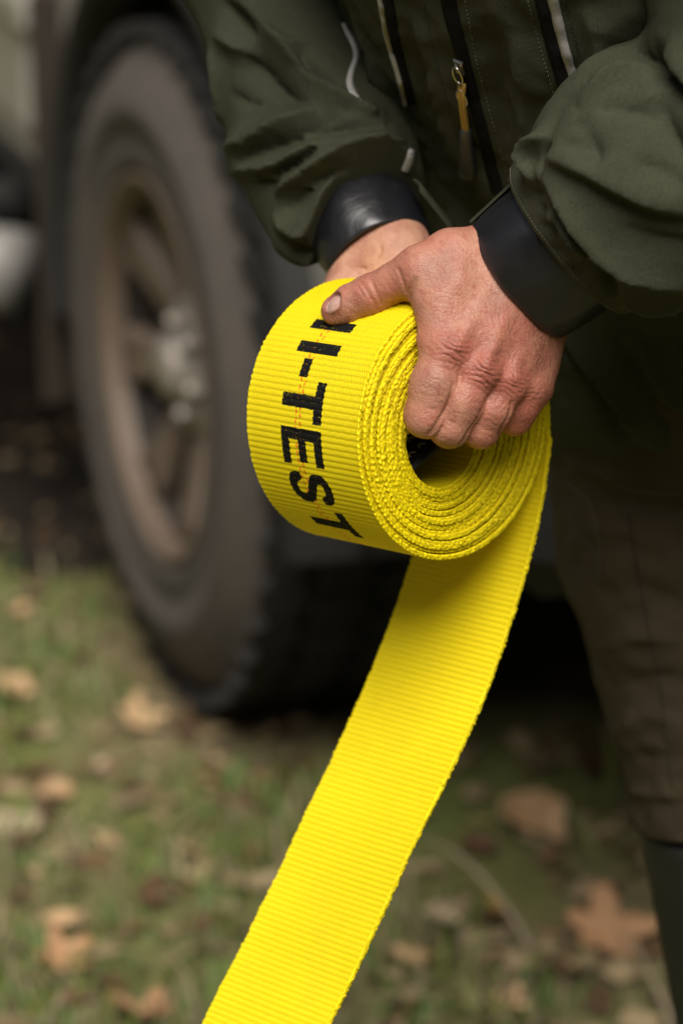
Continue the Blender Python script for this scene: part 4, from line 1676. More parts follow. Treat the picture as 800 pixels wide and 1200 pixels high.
DUST = (0.17, 0.13, 0.095)
M_PAINT = dusty('dusty_silver_paint', (0.36, 0.345, 0.315), (0.30, 0.26, 0.21), 0.5, 0.4, 0.15)
M_TYRE = dusty('dusty_tyre_rubber', (0.04, 0.037, 0.034), (0.112, 0.092, 0.076), 1.0, 0.9)
M_TREAD = dusty('tread_rubber', (0.012, 0.012, 0.012), (0.03, 0.026, 0.022), 0.5, 0.9)
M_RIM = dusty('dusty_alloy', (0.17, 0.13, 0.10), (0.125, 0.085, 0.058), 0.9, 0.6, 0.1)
M_BARREL = dusty('rim_barrel_dark', (0.016, 0.013, 0.011), (0.04, 0.03, 0.022), 0.6, 0.85)  # darker tone than the spokes, so the gaps between them come out dark
M_HUB = dusty('worn_bright_metal', (0.40, 0.36, 0.32), DUST, 0.75, 0.45, 0.3)
M_DARKP = dusty('black_plastic', (0.012, 0.012, 0.012), (0.03, 0.025, 0.02), 0.5, 0.8)
M_FLAP = dusty('muddy_mud_flap', (0.018, 0.014, 0.010), (0.045, 0.031, 0.021), 0.9, 0.9)
M_STEP = dusty('silver_side_step', (0.22, 0.215, 0.205), (0.18, 0.155, 0.13), 0.6, 0.5, 0.1)
t = NT('car_glass')
M_GLASS = t.set(color=(0.02, 0.025, 0.025), rough=0.05, spec=0.6)
t = NT('lamp_lens')
M_LENS = t.set(color=(0.55, 0.56, 0.55), rough=0.1, coat=1.0)

car = empty('parked_car', CO)
tag(car, 'dusty silver four-wheel drive parked behind the man, front wheel showing', 'car')


def lathe(prof, k, closed=False):
    """prof: (axial, radius) list -> verts in (forward, outwards, up) round the axle, faces"""
    a = np.linspace(0, 2 * np.pi, k, endpoint=False)
    p = np.array(prof, float)
    V = np.stack([p[:, 1:2] * np.cos(a), np.broadcast_to(p[:, :1], (len(p), k)), p[:, 1:2] * np.sin(a)], -1)
    V = V.reshape(-1, 3)
    return V, [tuple(int(i) for i in f) for f in grid_faces(len(p), k, True)]


def make_wheel(x, y, side, detailed=True):
    """axle centre at car (x, y, R_T); side=+1 faces out of the visible side"""
    w = empty('wheel', CO)
    w.parent = car
    w.location = (0, 0, 0)
    ORI[w.name] = tuple(CO)

    def put(V):
        V = np.array(V, float)
        V[:, 1] *= side
        return CW(V + np.array([x, y, R_T]))
    hw = W_T / 2
    # tyre: bulging sidewall with raised rings and a rim bead
    prof = [(-hw + 0.02, 0.222), (-hw, 0.25), (-hw - 0.012, 0.30), (-hw, 0.35), (-hw + 0.022, R_T - 0.018), (0, R_T - 0.012), (hw - 0.022, R_T - 0.018),
            (hw - 0.004, 0.362), (hw + 0.002, 0.350), (hw + 0.010, 0.345), (hw + 0.013, 0.318), (hw + 0.017, 0.314), (hw + 0.017, 0.290), (hw + 0.013, 0.286),
            (hw + 0.008, 0.262), (hw + 0.012, 0.256), (hw + 0.010, 0.238), (hw - 0.004, 0.226), (hw - 0.03, 0.222)]
    V, F = lathe(prof, 96)
    o = mesh_obj('tyre', put(V), F, M_TYRE, w)
    fix_normals(o)
    # tread: shoulder and centre blocks
    mb = MB()
    nb = 40
    for i in range(nb):
        for row, (yc, wd, sh) in enumerate(((-0.105, 0.05, 0.0), (-0.037, 0.052, 0.5), (0.037, 0.052, 0.0), (0.105, 0.05, 0.5))):
            an = (i + sh) / nb * 2 * np.pi
            hgt = 0.017
            ln = 2 * np.pi * R_T / nb * 0.86
            c, s = math.cos(an), math.sin(an)
            M4 = np.eye(4)
            M4[:3, :3] = np.array([[-s, 0, c], [0, 1, 0], [c, 0, s]]).T
            M4[:3, 3] = (c * (R_T - hgt / 2), yc, s * (R_T - hgt / 2))
            tilt = np.eye(4)
            tilt[:2, :2] = [[math.cos(0.3), -math.sin(0.3)], [math.sin(0.3), math.cos(0.3)]] if row in (1, 3) else [[math.cos(0.3), math.sin(0.3)], [-math.sin(0.3), math.cos(0.3)]]
            b = MB().box((0, 0, 0), (ln, wd, hgt), M4 @ tilt)
            mb.add(np.vstack(b.V), b.F)
        if i < 0:                                        # lugs reaching down the shoulder
            an = (i + 0.5) / nb * 2 * np.pi
            c, s = math.cos(an), math.sin(an)
            M4 = np.eye(4)
            M4[:3, :3] = np.array([[-s, 0, c], [0, 1, 0], [c, 0, s]]).T
            M4[:3, 3] = (c * 0.365, hw - 0.001, s * 0.365)
            b = MB().box((0, 0, 0), (0.040, 0.016, 0.045), M4)
            mb.add(np.vstack(b.V), b.F)
    b_v, b_f = lathe([(-hw + 0.012, R_T - 0.022), (-hw + 0.03, R_T - 0.011), (hw - 0.03, R_T - 0.011), (hw - 0.012, R_T - 0.022)], 96)
    mb.add(b_v, b_f)
    mb.V = [put(np.vstack(mb.V))]
    tag(mb.build('tread', M_TREAD, w, smooth=False), 'dark blocks of the tyre tread', kind='stuff')
    # rim barrel
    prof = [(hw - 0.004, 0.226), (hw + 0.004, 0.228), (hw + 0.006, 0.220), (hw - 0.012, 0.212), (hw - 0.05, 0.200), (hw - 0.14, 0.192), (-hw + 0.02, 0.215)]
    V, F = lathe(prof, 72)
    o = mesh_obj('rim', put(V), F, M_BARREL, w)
    fix_normals(o)
    V, F = lathe([(hw - 0.02, 0.206), (hw + 0.000, 0.214), (hw + 0.010, 0.222), (hw + 0.009, 0.229), (hw - 0.004, 0.230)], 72)
    fix_normals(mesh_obj('rim_lip', put(V), F, M_RIM, w))
    # brake disc behind the spokes
    V, F = lathe([(0.0, 0.03), (0.005, 0.15), (-0.02, 0.155), (-0.025, 0.03)], 40)
    fix_normals(mesh_obj('brake_disc', put(V), F, M_TREAD, w))
    # eight spokes
    for i in range(8):
        an = (i + 0.28) / 8 * 2 * np.pi
        rows = []
        for r_, wd, y0, th in ((0.035, 0.040, hw - 0.055, 0.04), (0.075, 0.036, hw - 0.048, 0.045), (0.13, 0.038, hw - 0.034, 0.04), (0.18, 0.050, hw - 0.022, 0.035), (0.212, 0.066, hw - 0.016, 0.03)):
            sec = []
            for u, v in ((-1, -1), (-1, -0.1), (-0.75, 0.12), (-0.35, 0.0), (0.35, 0.0), (0.75, 0.12), (1, -0.1), (1, -1)):
                sec.append((r_, u * wd / 1.55, y0 + v * th))
            rows.append(sec)
        R_ = np.array(rows)
        ca, sa = math.cos(an), math.sin(an)
        V = np.stack([R_[..., 0] * ca - R_[..., 1] * sa, R_[..., 2], R_[..., 0] * sa + R_[..., 1] * ca], -1).reshape(-1, 3)
        F = [tuple(int(q) for q in f) for f in grid_faces(5, 8, True)] + [tuple(range(8)), tuple(range(32, 40))]
        fix_normals(mesh_obj('spoke', put(V), F, M_RIM, w))
    # hub with cap, and wheel nuts
    V, F = lathe([(hw - 0.10, 0.085), (hw - 0.045, 0.082), (hw - 0.036, 0.076), (hw - 0.044, 0.04), (hw - 0.01, 0.036), (hw - 0.004, 0.030), (hw - 0.002, 0.001)], 40)
    fix_normals(mesh_obj('hub', put(V), F, M_HUB, w))
    for i in range(6):
        an = (i + 0.78) / 6 * 2 * np.pi
        V, F = lathe([(hw - 0.05, 0.0105), (hw - 0.024, 0.0105), (hw - 0.018, 0.008), (hw - 0.017, 0.0005)], 6)
        V = V + np.array([math.cos(an) * 0.054, 0, math.sin(an) * 0.054])
        fix_normals(mesh_obj('wheel_nut', put(V), F, M_HUB, w, smooth=False))
    return w


wheel = make_wheel(0.0, -W_T / 2, 1)
tag(wheel, 'dusty front wheel with broad alloy spokes')
make_wheel(-2.85, -W_T / 2 - 0.01, 1)
make_wheel(0.0, -1.62, -1)

# --- body: shaped side panels with wheel arches, cross-panels between them
AR = 0.475


def side_outline():
    pts = [(0.88, 0.62), (0.88, 0.98), (0.80, 1.06)]
    pts += [(-0.55, 1.14), (-0.62, 1.14), (-3.75, 1.16), (-3.80, 0.60), (-3.45, 0.56)]
    for a_ in np.linspace(-0.1, math.pi + 0.1, 18):
        pts.append((-2.85 - AR * math.cos(a_), R_T + AR * math.sin(a_)))
    pts += [(-2.30, 0.485), (-0.56, 0.485)]
    for a_ in np.linspace(-0.1, math.pi + 0.1, 18):
        pts.append((0.0 - AR * math.cos(a_), R_T + AR * math.sin(a_)))
    pts.append((0.55, 0.60))
    return pts


def extrude(pts, y0, y1, name, mat, parent=None, bulge=None):
    n = len(pts)
    V = [(p[0], y0, p[1]) for p in pts] + [(p[0], y1, p[1]) for p in pts]
    F = [tuple(range(n)), tuple(range(n, 2 * n))[::-1]] + [(i, (i + 1) % n, n + (i + 1) % n, n + i) for i in range(n)]
    o = mesh_obj(name, CW(V), F, mat, parent or car, smooth=False)
    fix_normals(o)
    return o


ol = side_outline()
YS = -0.035
extrude(ol, YS, YS - 0.04, 'side_panel', M_PAINT)
extrude(ol, -1.72, -1.68, 'side_panel', M_PAINT)
# flares round the wheel arches
for xc in (0.0, -2.85):
    mb = MB()
    a_ = np.linspace(-0.15, math.pi + 0.15, 30)
    prof = [(AR - 0.012, -0.03), (AR - 0.012, 0.035), (AR + 0.01, 0.040), (AR + 0.03, 0.03), (AR + 0.04, -0.03)]
    V = np.array([[(xc - r_ * math.cos(q), YS + y_, R_T + r_ * math.sin(q)) for (r_, y_) in prof] for q in a_])
    V[:, :, 2] = np.maximum(V[:, :, 2], 0.34)
    fix_normals(mesh_obj('wheel_arch_flare', CW(V.reshape(-1, 3)), grid_faces(30, 5), M_DARKP, car))
    # wheel well
    V = np.array([[(xc - (AR + 0.01) * math.cos(q), y_, R_T + (AR + 0.01) * math.sin(q)) for y_ in (YS - 0.03, -0.50)] for q in a_])
    fix_normals(mesh_obj('wheel_well', CW(V.reshape(-1, 3)), grid_faces(30, 2), M_DARKP, car))
# doors: raised skins with gaps, handles
for x0, x1 in ((-0.66, -1.62), (-1.66, -2.32)):
    d = MB()
    v = MB().box(((x0 + x1) / 2, YS + 0.004, 0.83), (abs(x1 - x0), 0.03, 0.60), None, 0.012)
    d.add(CW(np.vstack(v.V)), v.F)
    dr = d.build('door', M_PAINT, car, smooth=False)
    h_ = MB()
    v = MB().box((x1 + 0.12, YS + 0.035, 1.02), (0.16, 0.03, 0.03), None, 0.008)
    h_.add(CW(np.vstack(v.V)), v.F)
    h_.build('handle', M_DARKP, dr, smooth=False)
# pressed crease along the flank
d = MB()
v = MB().box((-1.5, YS + 0.022, 0.70), (1.75, 0.018, 0.05), None, 0.008)
d.add(CW(np.vstack(v.V)), v.F)
d.build('side_moulding', M_PAINT, car, smooth=False)


def cbox(name, c, s, mat, bev=0.02, parent=None, label=None):
    v = MB().box(c, s, None, bev)
    m = MB()
    m.add(CW(np.vstack(v.V)), v.F)
    o = m.build(name, mat, parent or car, smooth=False)
    return tag(o, label) if label else o


cbox('bonnet', (0.14, -0.875, 1.10), (1.36, 1.60, 0.06), M_PAINT, 0.025)
cbox('roof', (-2.05, -0.875, 1.80), (2.7, 1.42, 0.06), M_PAINT, 0.028)
cbox('front_panel', (0.84, -0.875, 0.85), (0.08, 1.60, 0.42), M_PAINT)
cbox('grille', (0.89, -0.875, 0.88), (0.03, 0.90, 0.24), M_DARKP)
for y_ in (-0.24, -1.51):
    cbox('headlight', (0.89, y_, 0.90), (0.05, 0.28, 0.18), M_LENS)
cbox('front_bumper', (0.94, -0.875, 0.60), (0.20, 1.74, 0.24), M_DARKP, 0.05)
cbox('number_plate', (1.045, -0.875, 0.60), (0.01, 0.45, 0.11), M_LENS, 0.003)
cbox('rear_panel', (-3.80, -0.875, 0.90), (0.06, 1.58, 0.62), M_PAINT)
cbox('rear_bumper', (-3.86, -0.875, 0.58), (0.16, 1.70, 0.22), M_DARKP, 0.04)
cbox('underbody', (-1.45, -0.875, 0.44), (4.1, 0.78, 0.10), M_DARKP, 0.03)
cbox('skid_plate', (0.62, -0.875, 0.42), (0.55, 0.9, 0.02), M_STEP, 0.006)
cbox('front_axle', (0.0, -0.875, 0.36), (0.09, 1.3, 0.09), M_DARKP, 0.03)
cbox('inner_floor', (-1.9, -0.875, 0.53), (3.6, 1.56, 0.04), M_DARKP, 0.01)
for y_ in (-0.30, -1.45):
    cbox('chassis_rail', (-1.5, y_, 0.40), (4.3, 0.10, 0.20), M_DARKP, 0.02)
cbox('transmission', (-1.2, -0.875, 0.36), (1.6, 0.5, 0.26), M_DARKP, 0.06)
# side step: a tube with brackets
m = MB()
m.add(*tube(CW([(-0.60, YS + 0.05, 0.36), (-0.66, YS + 0.09, 0.355), (-0.8, YS + 0.10, 0.355), (-1.5, YS + 0.10, 0.355), (-2.2, YS + 0.10, 0.355), (-2.3, YS + 0.05, 0.36)]), 0.058, 14))
step = m.build('side_step', M_STEP, car)
cbox('sill', (-1.43, YS - 0.03, 0.455), (1.72, 0.06, 0.07), M_DARKP, 0.015)
for x_ in (-0.85, -1.45, -2.05):
    cbox('bracket', (x_, YS + 0.02, 0.40), (0.05, 0.14, 0.05), M_DARKP, 0.01, step)
cbox('mud_flap', (-0.535, -0.145, 0.47), (0.018, 0.30, 0.56), M_FLAP, 0.006, label='mud-stained flap behind the front wheel')
# cabin: pillars, windows
for y_, sg in ((YS - 0.02, 1), (-1.70, -1)):
    top = y_ - sg * 0.13
    for x0, x1 in ((-0.62, -0.95), (-1.64, -1.64), (-2.45, -2.45), (-3.72, -3.60)):
        m = MB()
        m.add(*tube(CW([(x0, y_, 1.14), ((x0 + x1) / 2, (y_ + top) / 2, 1.46), (x1, top, 1.79)]), 0.045, 8))
        m.build('pillar', M_PAINT, car)
    for q in (((-0.70, 1.16), (-1.60, 1.16), (-1.60, 1.76), (-1.02, 1.76)), ((-1.68, 1.16), (-2.41, 1.16), (-2.41, 1.76), (-1.68, 1.76)), ((-2.49, 1.16), (-3.66, 1.16), (-3.56, 1.76), (-2.49, 1.76))):
        V = []
        for off in (0, -0.008):
            for (x_, z_) in q:
                V.append((x_, y_ + (top - y_) * (z_ - 1.14) / 0.65 + off * sg, z_))
        F = [(0, 1, 2, 3), (7, 6, 5, 4), (0, 4, 5, 1), (1, 5, 6, 2), (2, 6, 7, 3), (3, 7, 4, 0)]
        fix_normals(mesh_obj('window', CW(V), F, M_GLASS, car, smooth=False))
V = [(-0.58, -0.10, 1.13), (-0.58, -1.65, 1.13), (-0.95, -1.54, 1.78), (-0.95, -0.21, 1.78)]
V += [(v[0] - 0.01, v[1], v[2] - 0.006) for v in V]
fix_normals(mesh_obj('windscreen', CW(V), [(0, 1, 2, 3), (7, 6, 5, 4), (0, 4, 5, 1), (1, 5, 6, 2), (2, 6, 7, 3), (3, 7, 4, 0)], M_GLASS, car, smooth=False))
cbox('rear_window', (-3.68, -0.875, 1.46), (0.02, 1.36, 0.56), M_GLASS, 0.004)
# ================================================================== ground, grass, leaves
def GP(px, py):
    """where the line of sight through a spot of the photograph meets the ground"""
    d = np.array([(px - 400) / 2 / D0, (600 - py) / 2 / D0, -1.0]) @ R3.T
    return CL + d * (-CL[2] / d[2])


t = NT('forest_floor')
gc = t.coord('Object')
n1 = t.noise(gc, 1.6, 6, 0.62, 0.3)
n2 = t.noise(gc, 14, 5, 0.65)
n3 = t.noise(gc, 70, 4, 0.7)
soil = t.ramp(n2, [(0.25, (0.11, 0.086, 0.046)), (0.5, (0.21, 0.165, 0.095)), (0.75, (0.32, 0.25, 0.155))])
green = t.ramp(n3, [(0.3, (0.075, 0.105, 0.022)), (0.7, (0.155, 0.185, 0.048))])
gcol = t.mix(t.ramp(n1, [(0.36, 0.0), (0.56, 0.85)]), soil, green)
M_GROUND = t.set(color=gcol, rough=0.95, spec=0.1, normal=t.bump(t.math('ADD', n2, t.math('MULTIPLY', n3, 0.5)), 0.8, 0.03))
xs = np.concatenate([[-60, -30, -15, -8, -5], np.linspace(-3.5, 3.5, 71), [5, 8, 15, 30, 60]])
ys = np.concatenate([[-40, -15, -5, 0], np.linspace(1, 9, 81), [12, 18, 30, 60, 100]])
X, Y = np.meshgrid(xs, ys, indexing='ij')


def g_h(x, y):
    near = np.exp(-((x / 3.2) ** 2 + ((y - 4.5) / 3.5) ** 2) ** 2)
    return near * (0.010 * np.sin(x * 3.1 + 1.0) * np.cos(y * 2.3) + 0.006 * np.sin(x * 9.0 + y * 7.0) + 0.004 * np.sin(x * 17.0 - y * 21.0)) - 0.012


Z = g_h(X, Y)
ground = mesh_obj('ground', np.stack([X, Y, Z], -1).reshape(-1, 3), grid_faces(len(xs), len(ys)), M_GROUND)
fix_normals(ground)
tag(ground, kind='structure')

# --- dark strip laid behind the front wheel: shade put into the ground colour
t = NT('shade_strip_dark')
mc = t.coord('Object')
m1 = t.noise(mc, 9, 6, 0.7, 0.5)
M_SHADE_STRIP = t.set(color=t.ramp(m1, [(0.3, (0.012, 0.010, 0.008)), (0.7, (0.034, 0.027, 0.019))]), rough=0.85, spec=0.12, normal=t.bump(m1, 1.0, 0.05))
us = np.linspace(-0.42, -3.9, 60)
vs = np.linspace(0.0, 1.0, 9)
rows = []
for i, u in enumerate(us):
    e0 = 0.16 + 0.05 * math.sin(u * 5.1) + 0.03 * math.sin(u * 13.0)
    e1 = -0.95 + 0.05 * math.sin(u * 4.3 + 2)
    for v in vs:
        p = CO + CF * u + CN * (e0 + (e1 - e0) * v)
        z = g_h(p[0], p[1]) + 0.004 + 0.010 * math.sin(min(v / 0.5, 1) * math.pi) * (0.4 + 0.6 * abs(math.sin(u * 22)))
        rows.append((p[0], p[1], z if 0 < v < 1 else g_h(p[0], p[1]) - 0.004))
shade_strip = mesh_obj('painted_shade_strip', np.array(rows), grid_faces(60, 9), M_SHADE_STRIP)
fix_normals(shade_strip)
tag(shade_strip, kind='structure')

# --- grass: short blades in drifts
t = NT('grass')
va = t.n('ShaderNodeVertexColor', layer_name='Col')
M_GRASS = t.set(color=va.outputs[0], rough=0.6, spec=0.25)
gr = np.random.default_rng(21)
NB = 60000
yy = 2.2 + 5.2 * gr.random(NB) ** 1.5
xx = (gr.random(NB) * 2 - 1) * (0.32 + 0.16 * yy)
NX = 50000                                                 # thinner beyond the camera's wedge
xx = np.concatenate([xx, gr.uniform(-3.2, 3.2, NX)])
yy = np.concatenate([yy, gr.uniform(0.6, 8.5, NX)])
NB += NX
P2 = np.stack([xx, yy, np.zeros(NB)], 1)
patch = fbm(P2, 0.9, 61, 3) + 0.5 * fbm(P2, 0.25, 62, 2) - 0.25 * np.clip((xx - 0.1) * 2, -0.6, 1.2)
keep = patch + gr.normal(0, 0.25, NB) > -0.12
xx, yy, patch = xx[keep], yy[keep], patch[keep]
rel = np.stack([xx - CO[0], yy - CO[1]], 1)
under = (np.abs(rel @ CF[:2]) < 0.24) & (rel @ CN[:2] < 0.04) & (rel @ CN[:2] > -0.32)
under |= (rel @ CN[:2] < -0.10) & (rel @ CN[:2] > -1.75) & (rel @ CF[:2] > -3.9) & (rel @ CF[:2] < 0.8)   # nothing grows under the car
under |= (rel @ CN[:2] < 0.12 + 0.04 * np.sin(yy * 23)) & (rel @ CN[:2] > -1.0) & (rel @ CF[:2] > -3.9) & (rel @ CF[:2] < -0.42)
xx, yy, patch = xx[~under], yy[~under], patch[~under]
n = len(xx)
ln = gr.uniform(0.018, 0.060, n) * (0.75 + 0.5 * np.clip(patch, 0, 1))
az, lean = gr.uniform(0, 2 * np.pi, n), gr.uniform(0.3, 1.25, n)
wd = gr.uniform(0.0012, 0.0030, n)
dx, dy = np.cos(az), np.sin(az)
zb = g_h(xx, yy) - 0.003
V = np.zeros((n, 5, 3))
for j, (s, w_) in enumerate(((0, 1), (0, -1), (0.55, 0.8), (0.55, -0.8), (1, 0))):
    out = ln * np.sin(lean) * (s ** 1.5)
    up = ln * (np.cos(lean) * s + 0.25 * s * (1 - s))
    V[:, j, 0] = xx + dx * out - dy * w_ * wd
    V[:, j, 1] = yy + dy * out + dx * w_ * wd
    V[:, j, 2] = zb + up
b = np.arange(n)[:, None] * 5
Fq = np.concatenate([b + np.array([0, 1, 3]), b + np.array([0, 3, 2]), b + np.array([2, 3, 4])])
mixv = gr.random(n)
dry = (mixv > 0.66)
cg = np.stack([gr.uniform(0.085, 0.17, n), gr.uniform(0.125, 0.215, n), gr.uniform(0.025, 0.06, n)], 1)
cd = np.stack([gr.uniform(0.16, 0.32, n)] * 3, 1) * np.array([1.0, 0.82, 0.48])
cc = np.where(dry[:, None], cd, cg)
grass = mesh_obj('grass', V.reshape(-1, 3), Fq, M_GRASS, col=np.repeat(cc, 5, 0))
tag(grass, 'short green and straw-coloured grass on the ground', 'grass', kind='stuff')


# --- leaves
def leaf_mat(name, c, c2):
    t_ = NT(name)
    oc_ = t_.coord('Object')
    n_ = t_.noise(oc_, 40, 4, 0.6)
    return t_.set(color=t_.ramp(n_, [(0.3, c), (0.7, c2)]), rough=0.65, spec=0.3, normal=t_.bump(t_.noise(oc_, 150, 3), 0.4, 0.002))


LM = dict(
    tan=leaf_mat('tan_leaf', (0.42, 0.26, 0.13), (0.60, 0.40, 0.23)),
    pale=leaf_mat('pale_leaf', (0.36, 0.27, 0.17), (0.48, 0.37, 0.25)),
    orange=leaf_mat('orange_leaf', (0.36, 0.19, 0.09), (0.48, 0.28, 0.15)),
    yellow=leaf_mat('yellow_leaf', (0.45, 0.27, 0.05), (0.52, 0.34, 0.08)),
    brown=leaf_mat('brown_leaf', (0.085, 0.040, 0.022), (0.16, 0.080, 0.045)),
)


def leaf_shape(kind, seed, curl):
    """lobed or oval blade, 1 long, curled in depth; returns verts, faces"""
    r = np.random.default_rng(seed)
    na, nr = 36, 5
    a = np.linspace(0, 2 * np.pi, na, endpoint=False)
    if kind == 'lobed':
        rr = 0.24 + 0.30 * np.abs(np.cos(2.5 * a)) ** 1.3 + 0.03 * r.normal(0, 1, na)
        rr *= 1 + 0.25 * np.cos(a)
    else:
        rr = 0.5 / np.sqrt(np.cos(a) ** 2 + (np.sin(a) / 0.55) ** 2) * (1 + 0.05 * r.normal(0, 1, na))
    V = [(0, 0, 0)]
    for k in range(1, nr + 1):
        f = k / nr
        for q, ra in zip(a, rr):
            V.append((ra * f * math.cos(q), ra * f * math.sin(q), 0))
    V = np.array(V)
    x, y = V[:, 0].copy(), V[:, 1].copy()
    V[:, 2] = curl * (0.9 * y ** 2 + 0.5 * x ** 2) + 0.05 * np.sin(6 * x + r.uniform(0, 6)) * np.sin(5 * y + r.uniform(0, 6)) + 0.03 * np.abs(y) ** 0.5 * curl
    V[:, 2] -= 0.02 * np.exp(-(y / 0.03) ** 2)
    F = [(0, 1 + i, 1 + (i + 1) % na) for i in range(na)]
    for k in range(nr - 1):
        for i in range(na):
            A, B = 1 + k * na + i, 1 + k * na + (i + 1) % na
            F.append((A, A + na, B + na, B))
    V2 = V.copy()
    V2[:, 2] -= 0.008
    m = len(V)
    F2 = [tuple(i + m for i in f)[::-1] for f in F]
    rim = [1 + (nr - 1) * na + i for i in range(na)]
    F3 = [(rim[i], rim[i] + m, rim[(i + 1) % na] + m, rim[(i + 1) % na]) for i in range(na)]
    # stalk
    sv, sf = tube(np.array([[-0.40, 0, V[:, 2].min()], [-0.55, 0.01, 0.0], [-0.72, 0.05, -0.01]]), 0.012, 5)
    return np.vstack([V, V2, sv]), F + F2 + F3 + [tuple(i + 2 * m for i in f) for f in sf]


def rot(ax, ay, az_):
    from mathutils import Euler
    return np.array(Euler((ax, ay, az_)).to_matrix())


def leaf(px, py, size, kind, mat, label, seed, curl=0.6, tilt=(0.1, 0.1), yaw=0.0, lift=0.02, group='fallen leaves'):
    V, F = leaf_shape(kind, seed, curl)
    V = (V * size * 0.74) @ rot(tilt[0], tilt[1], yaw).T
    p = GP(px, py)
    V[:, 2] -= V[:, 2].min()
    o = mesh_obj('fallen_leaf', V + np.array([p[0], p[1], g_h(p[0], p[1]) + lift * 0.5]), F, LM[mat], None, origin=(p[0], p[1], 0))
    return tag(o, label, 'leaf', group)


LEAVES = [
    (612, 968, 0.12, 'oval', 'tan', 'large curled tan leaf on the ground beside the hanging strap', 1, 2.2, (0.7, 0.2), 0.5),
    (640, 985, 0.075, 'oval', 'tan', 'smaller tan leaf half under the large curled one', 2, 1.0, (0.2, -0.3), 2.2),
    (703, 1105, 0.125, 'lobed', 'orange', 'orange-brown lobed leaf lying by the black boot', 3, 0.9, (0.35, 0.1), 0.3),
    (575, 1080, 0.050, 'oval', 'yellow', 'small yellow leaf on edge among dry stalks', 4, 1.2, (0.9, 0.1), 1.4),
    (520, 1092, 0.090, 'oval', 'pale', 'pale flat leaf between the strap and the yellow leaf', 5, 0.4, (0.2, 0.2), 1.0),
    (482, 1132, 0.055, 'oval', 'tan', 'light tan leaf close to the right edge of the strap', 6, 0.7, (0.3, 0.3), 0.2),
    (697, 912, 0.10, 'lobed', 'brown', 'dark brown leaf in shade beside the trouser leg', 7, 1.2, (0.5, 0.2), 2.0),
    (75, 1078, 0.065, 'oval', 'tan', 'pinkish tan oval leaf near the lower left corner', 8, 0.6, (0.2, 0.2), 0.4),
    (72, 1128, 0.075, 'lobed', 'orange', 'tan lobed leaf below the pinkish oval one', 9, 0.9, (0.35, -0.1), 0.8),
    (170, 1190, 0.095, 'lobed', 'orange', 'orange leaf at the bottom edge left of the strap', 10, 0.8, (0.3, 0.1), 2.6),
    (8, 965, 0.10, 'oval', 'pale', 'broad pale leaf at the left edge of the grass', 11, 0.5, (0.2, 0.1), 0.1),
    (66, 930, 0.075, 'oval', 'tan', 'dull pink-tan leaf in the grass left of the tyre', 12, 0.7, (0.3, 0.2), 1.1),
    (160, 848, 0.075, 'lobed', 'tan', 'orange-tan leaf on the grass just below the tyre', 13, 0.9, (0.4, 0.2), 0.6),
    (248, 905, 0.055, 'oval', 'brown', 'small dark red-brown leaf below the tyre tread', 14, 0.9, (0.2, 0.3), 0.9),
    (14, 808, 0.09, 'oval', 'tan', 'tan leaf at the left edge beside the car', 15, 0.7, (0.3, 0.2), 0.3),
    (180, 1055, 0.055, 'oval', 'brown', 'small reddish leaf in the middle of the left grass', 16, 0.8, (0.2, 0.2), 0.7),
    (655, 1160, 0.07, 'lobed', 'brown', 'brown crumpled leaf under the orange lobed leaf', 17, 1.4, (0.3, 0.5), 1.7),
    (560, 1000, 0.05, 'oval', 'brown', 'small brown leaf where the pale stalk begins', 18, 1.0, (0.3, 0.1), 0.2),
    (225, 1000, 0.05, 'oval', 'tan', 'tan leaf in the grass close to the strap', 19, 0.8, (0.3, 0.1), 2.2),
]
for L_ in LEAVES:
    leaf(*L_[:7], curl=L_[7], tilt=L_[8], yaw=L_[9])
SMALL = [
    (120, 900, 0.05, 'oval', 'pale', 'small pale leaf in the grass straight below the wheel rim'),
    (40, 1010, 0.045, 'oval', 'tan', 'small tan leaf between two broad pale leaves at far left'),
    (300, 1010, 0.04, 'oval', 'brown', 'tiny brown leaf touching the left edge of the strap'),
    (130, 980, 0.04, 'lobed', 'tan', 'tiny lobed tan leaf amid the left grass'),
    (470, 1190, 0.05, 'oval', 'brown', 'brown leaf at the bottom edge right of the strap'),
    (590, 1180, 0.05, 'lobed', 'tan', 'lobed tan leaf at the bottom below the yellow one'),
    (640, 880, 0.05, 'oval', 'brown', 'small brown leaf in the shade behind the curled tan leaf'),
    (560, 930, 0.04, 'oval', 'tan', 'tiny tan leaf just right of the strap, half way down'),
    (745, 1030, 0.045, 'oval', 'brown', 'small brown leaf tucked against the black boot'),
    (30, 860, 0.05, 'oval', 'brown', 'brown leaf left of the tyre at the grass edge'),
    (25, 720, 0.06, 'oval', 'tan', 'distant tan leaf on bare soil beside the car sill'),
]
for i, L_ in enumerate(SMALL):
    lr = random.Random(i)
    leaf(*L_, 100 + i, lr.uniform(0.3, 1.5), (lr.uniform(-0.5, 0.5), lr.uniform(-0.4, 0.4)), lr.uniform(0, 6.28), 0.01)
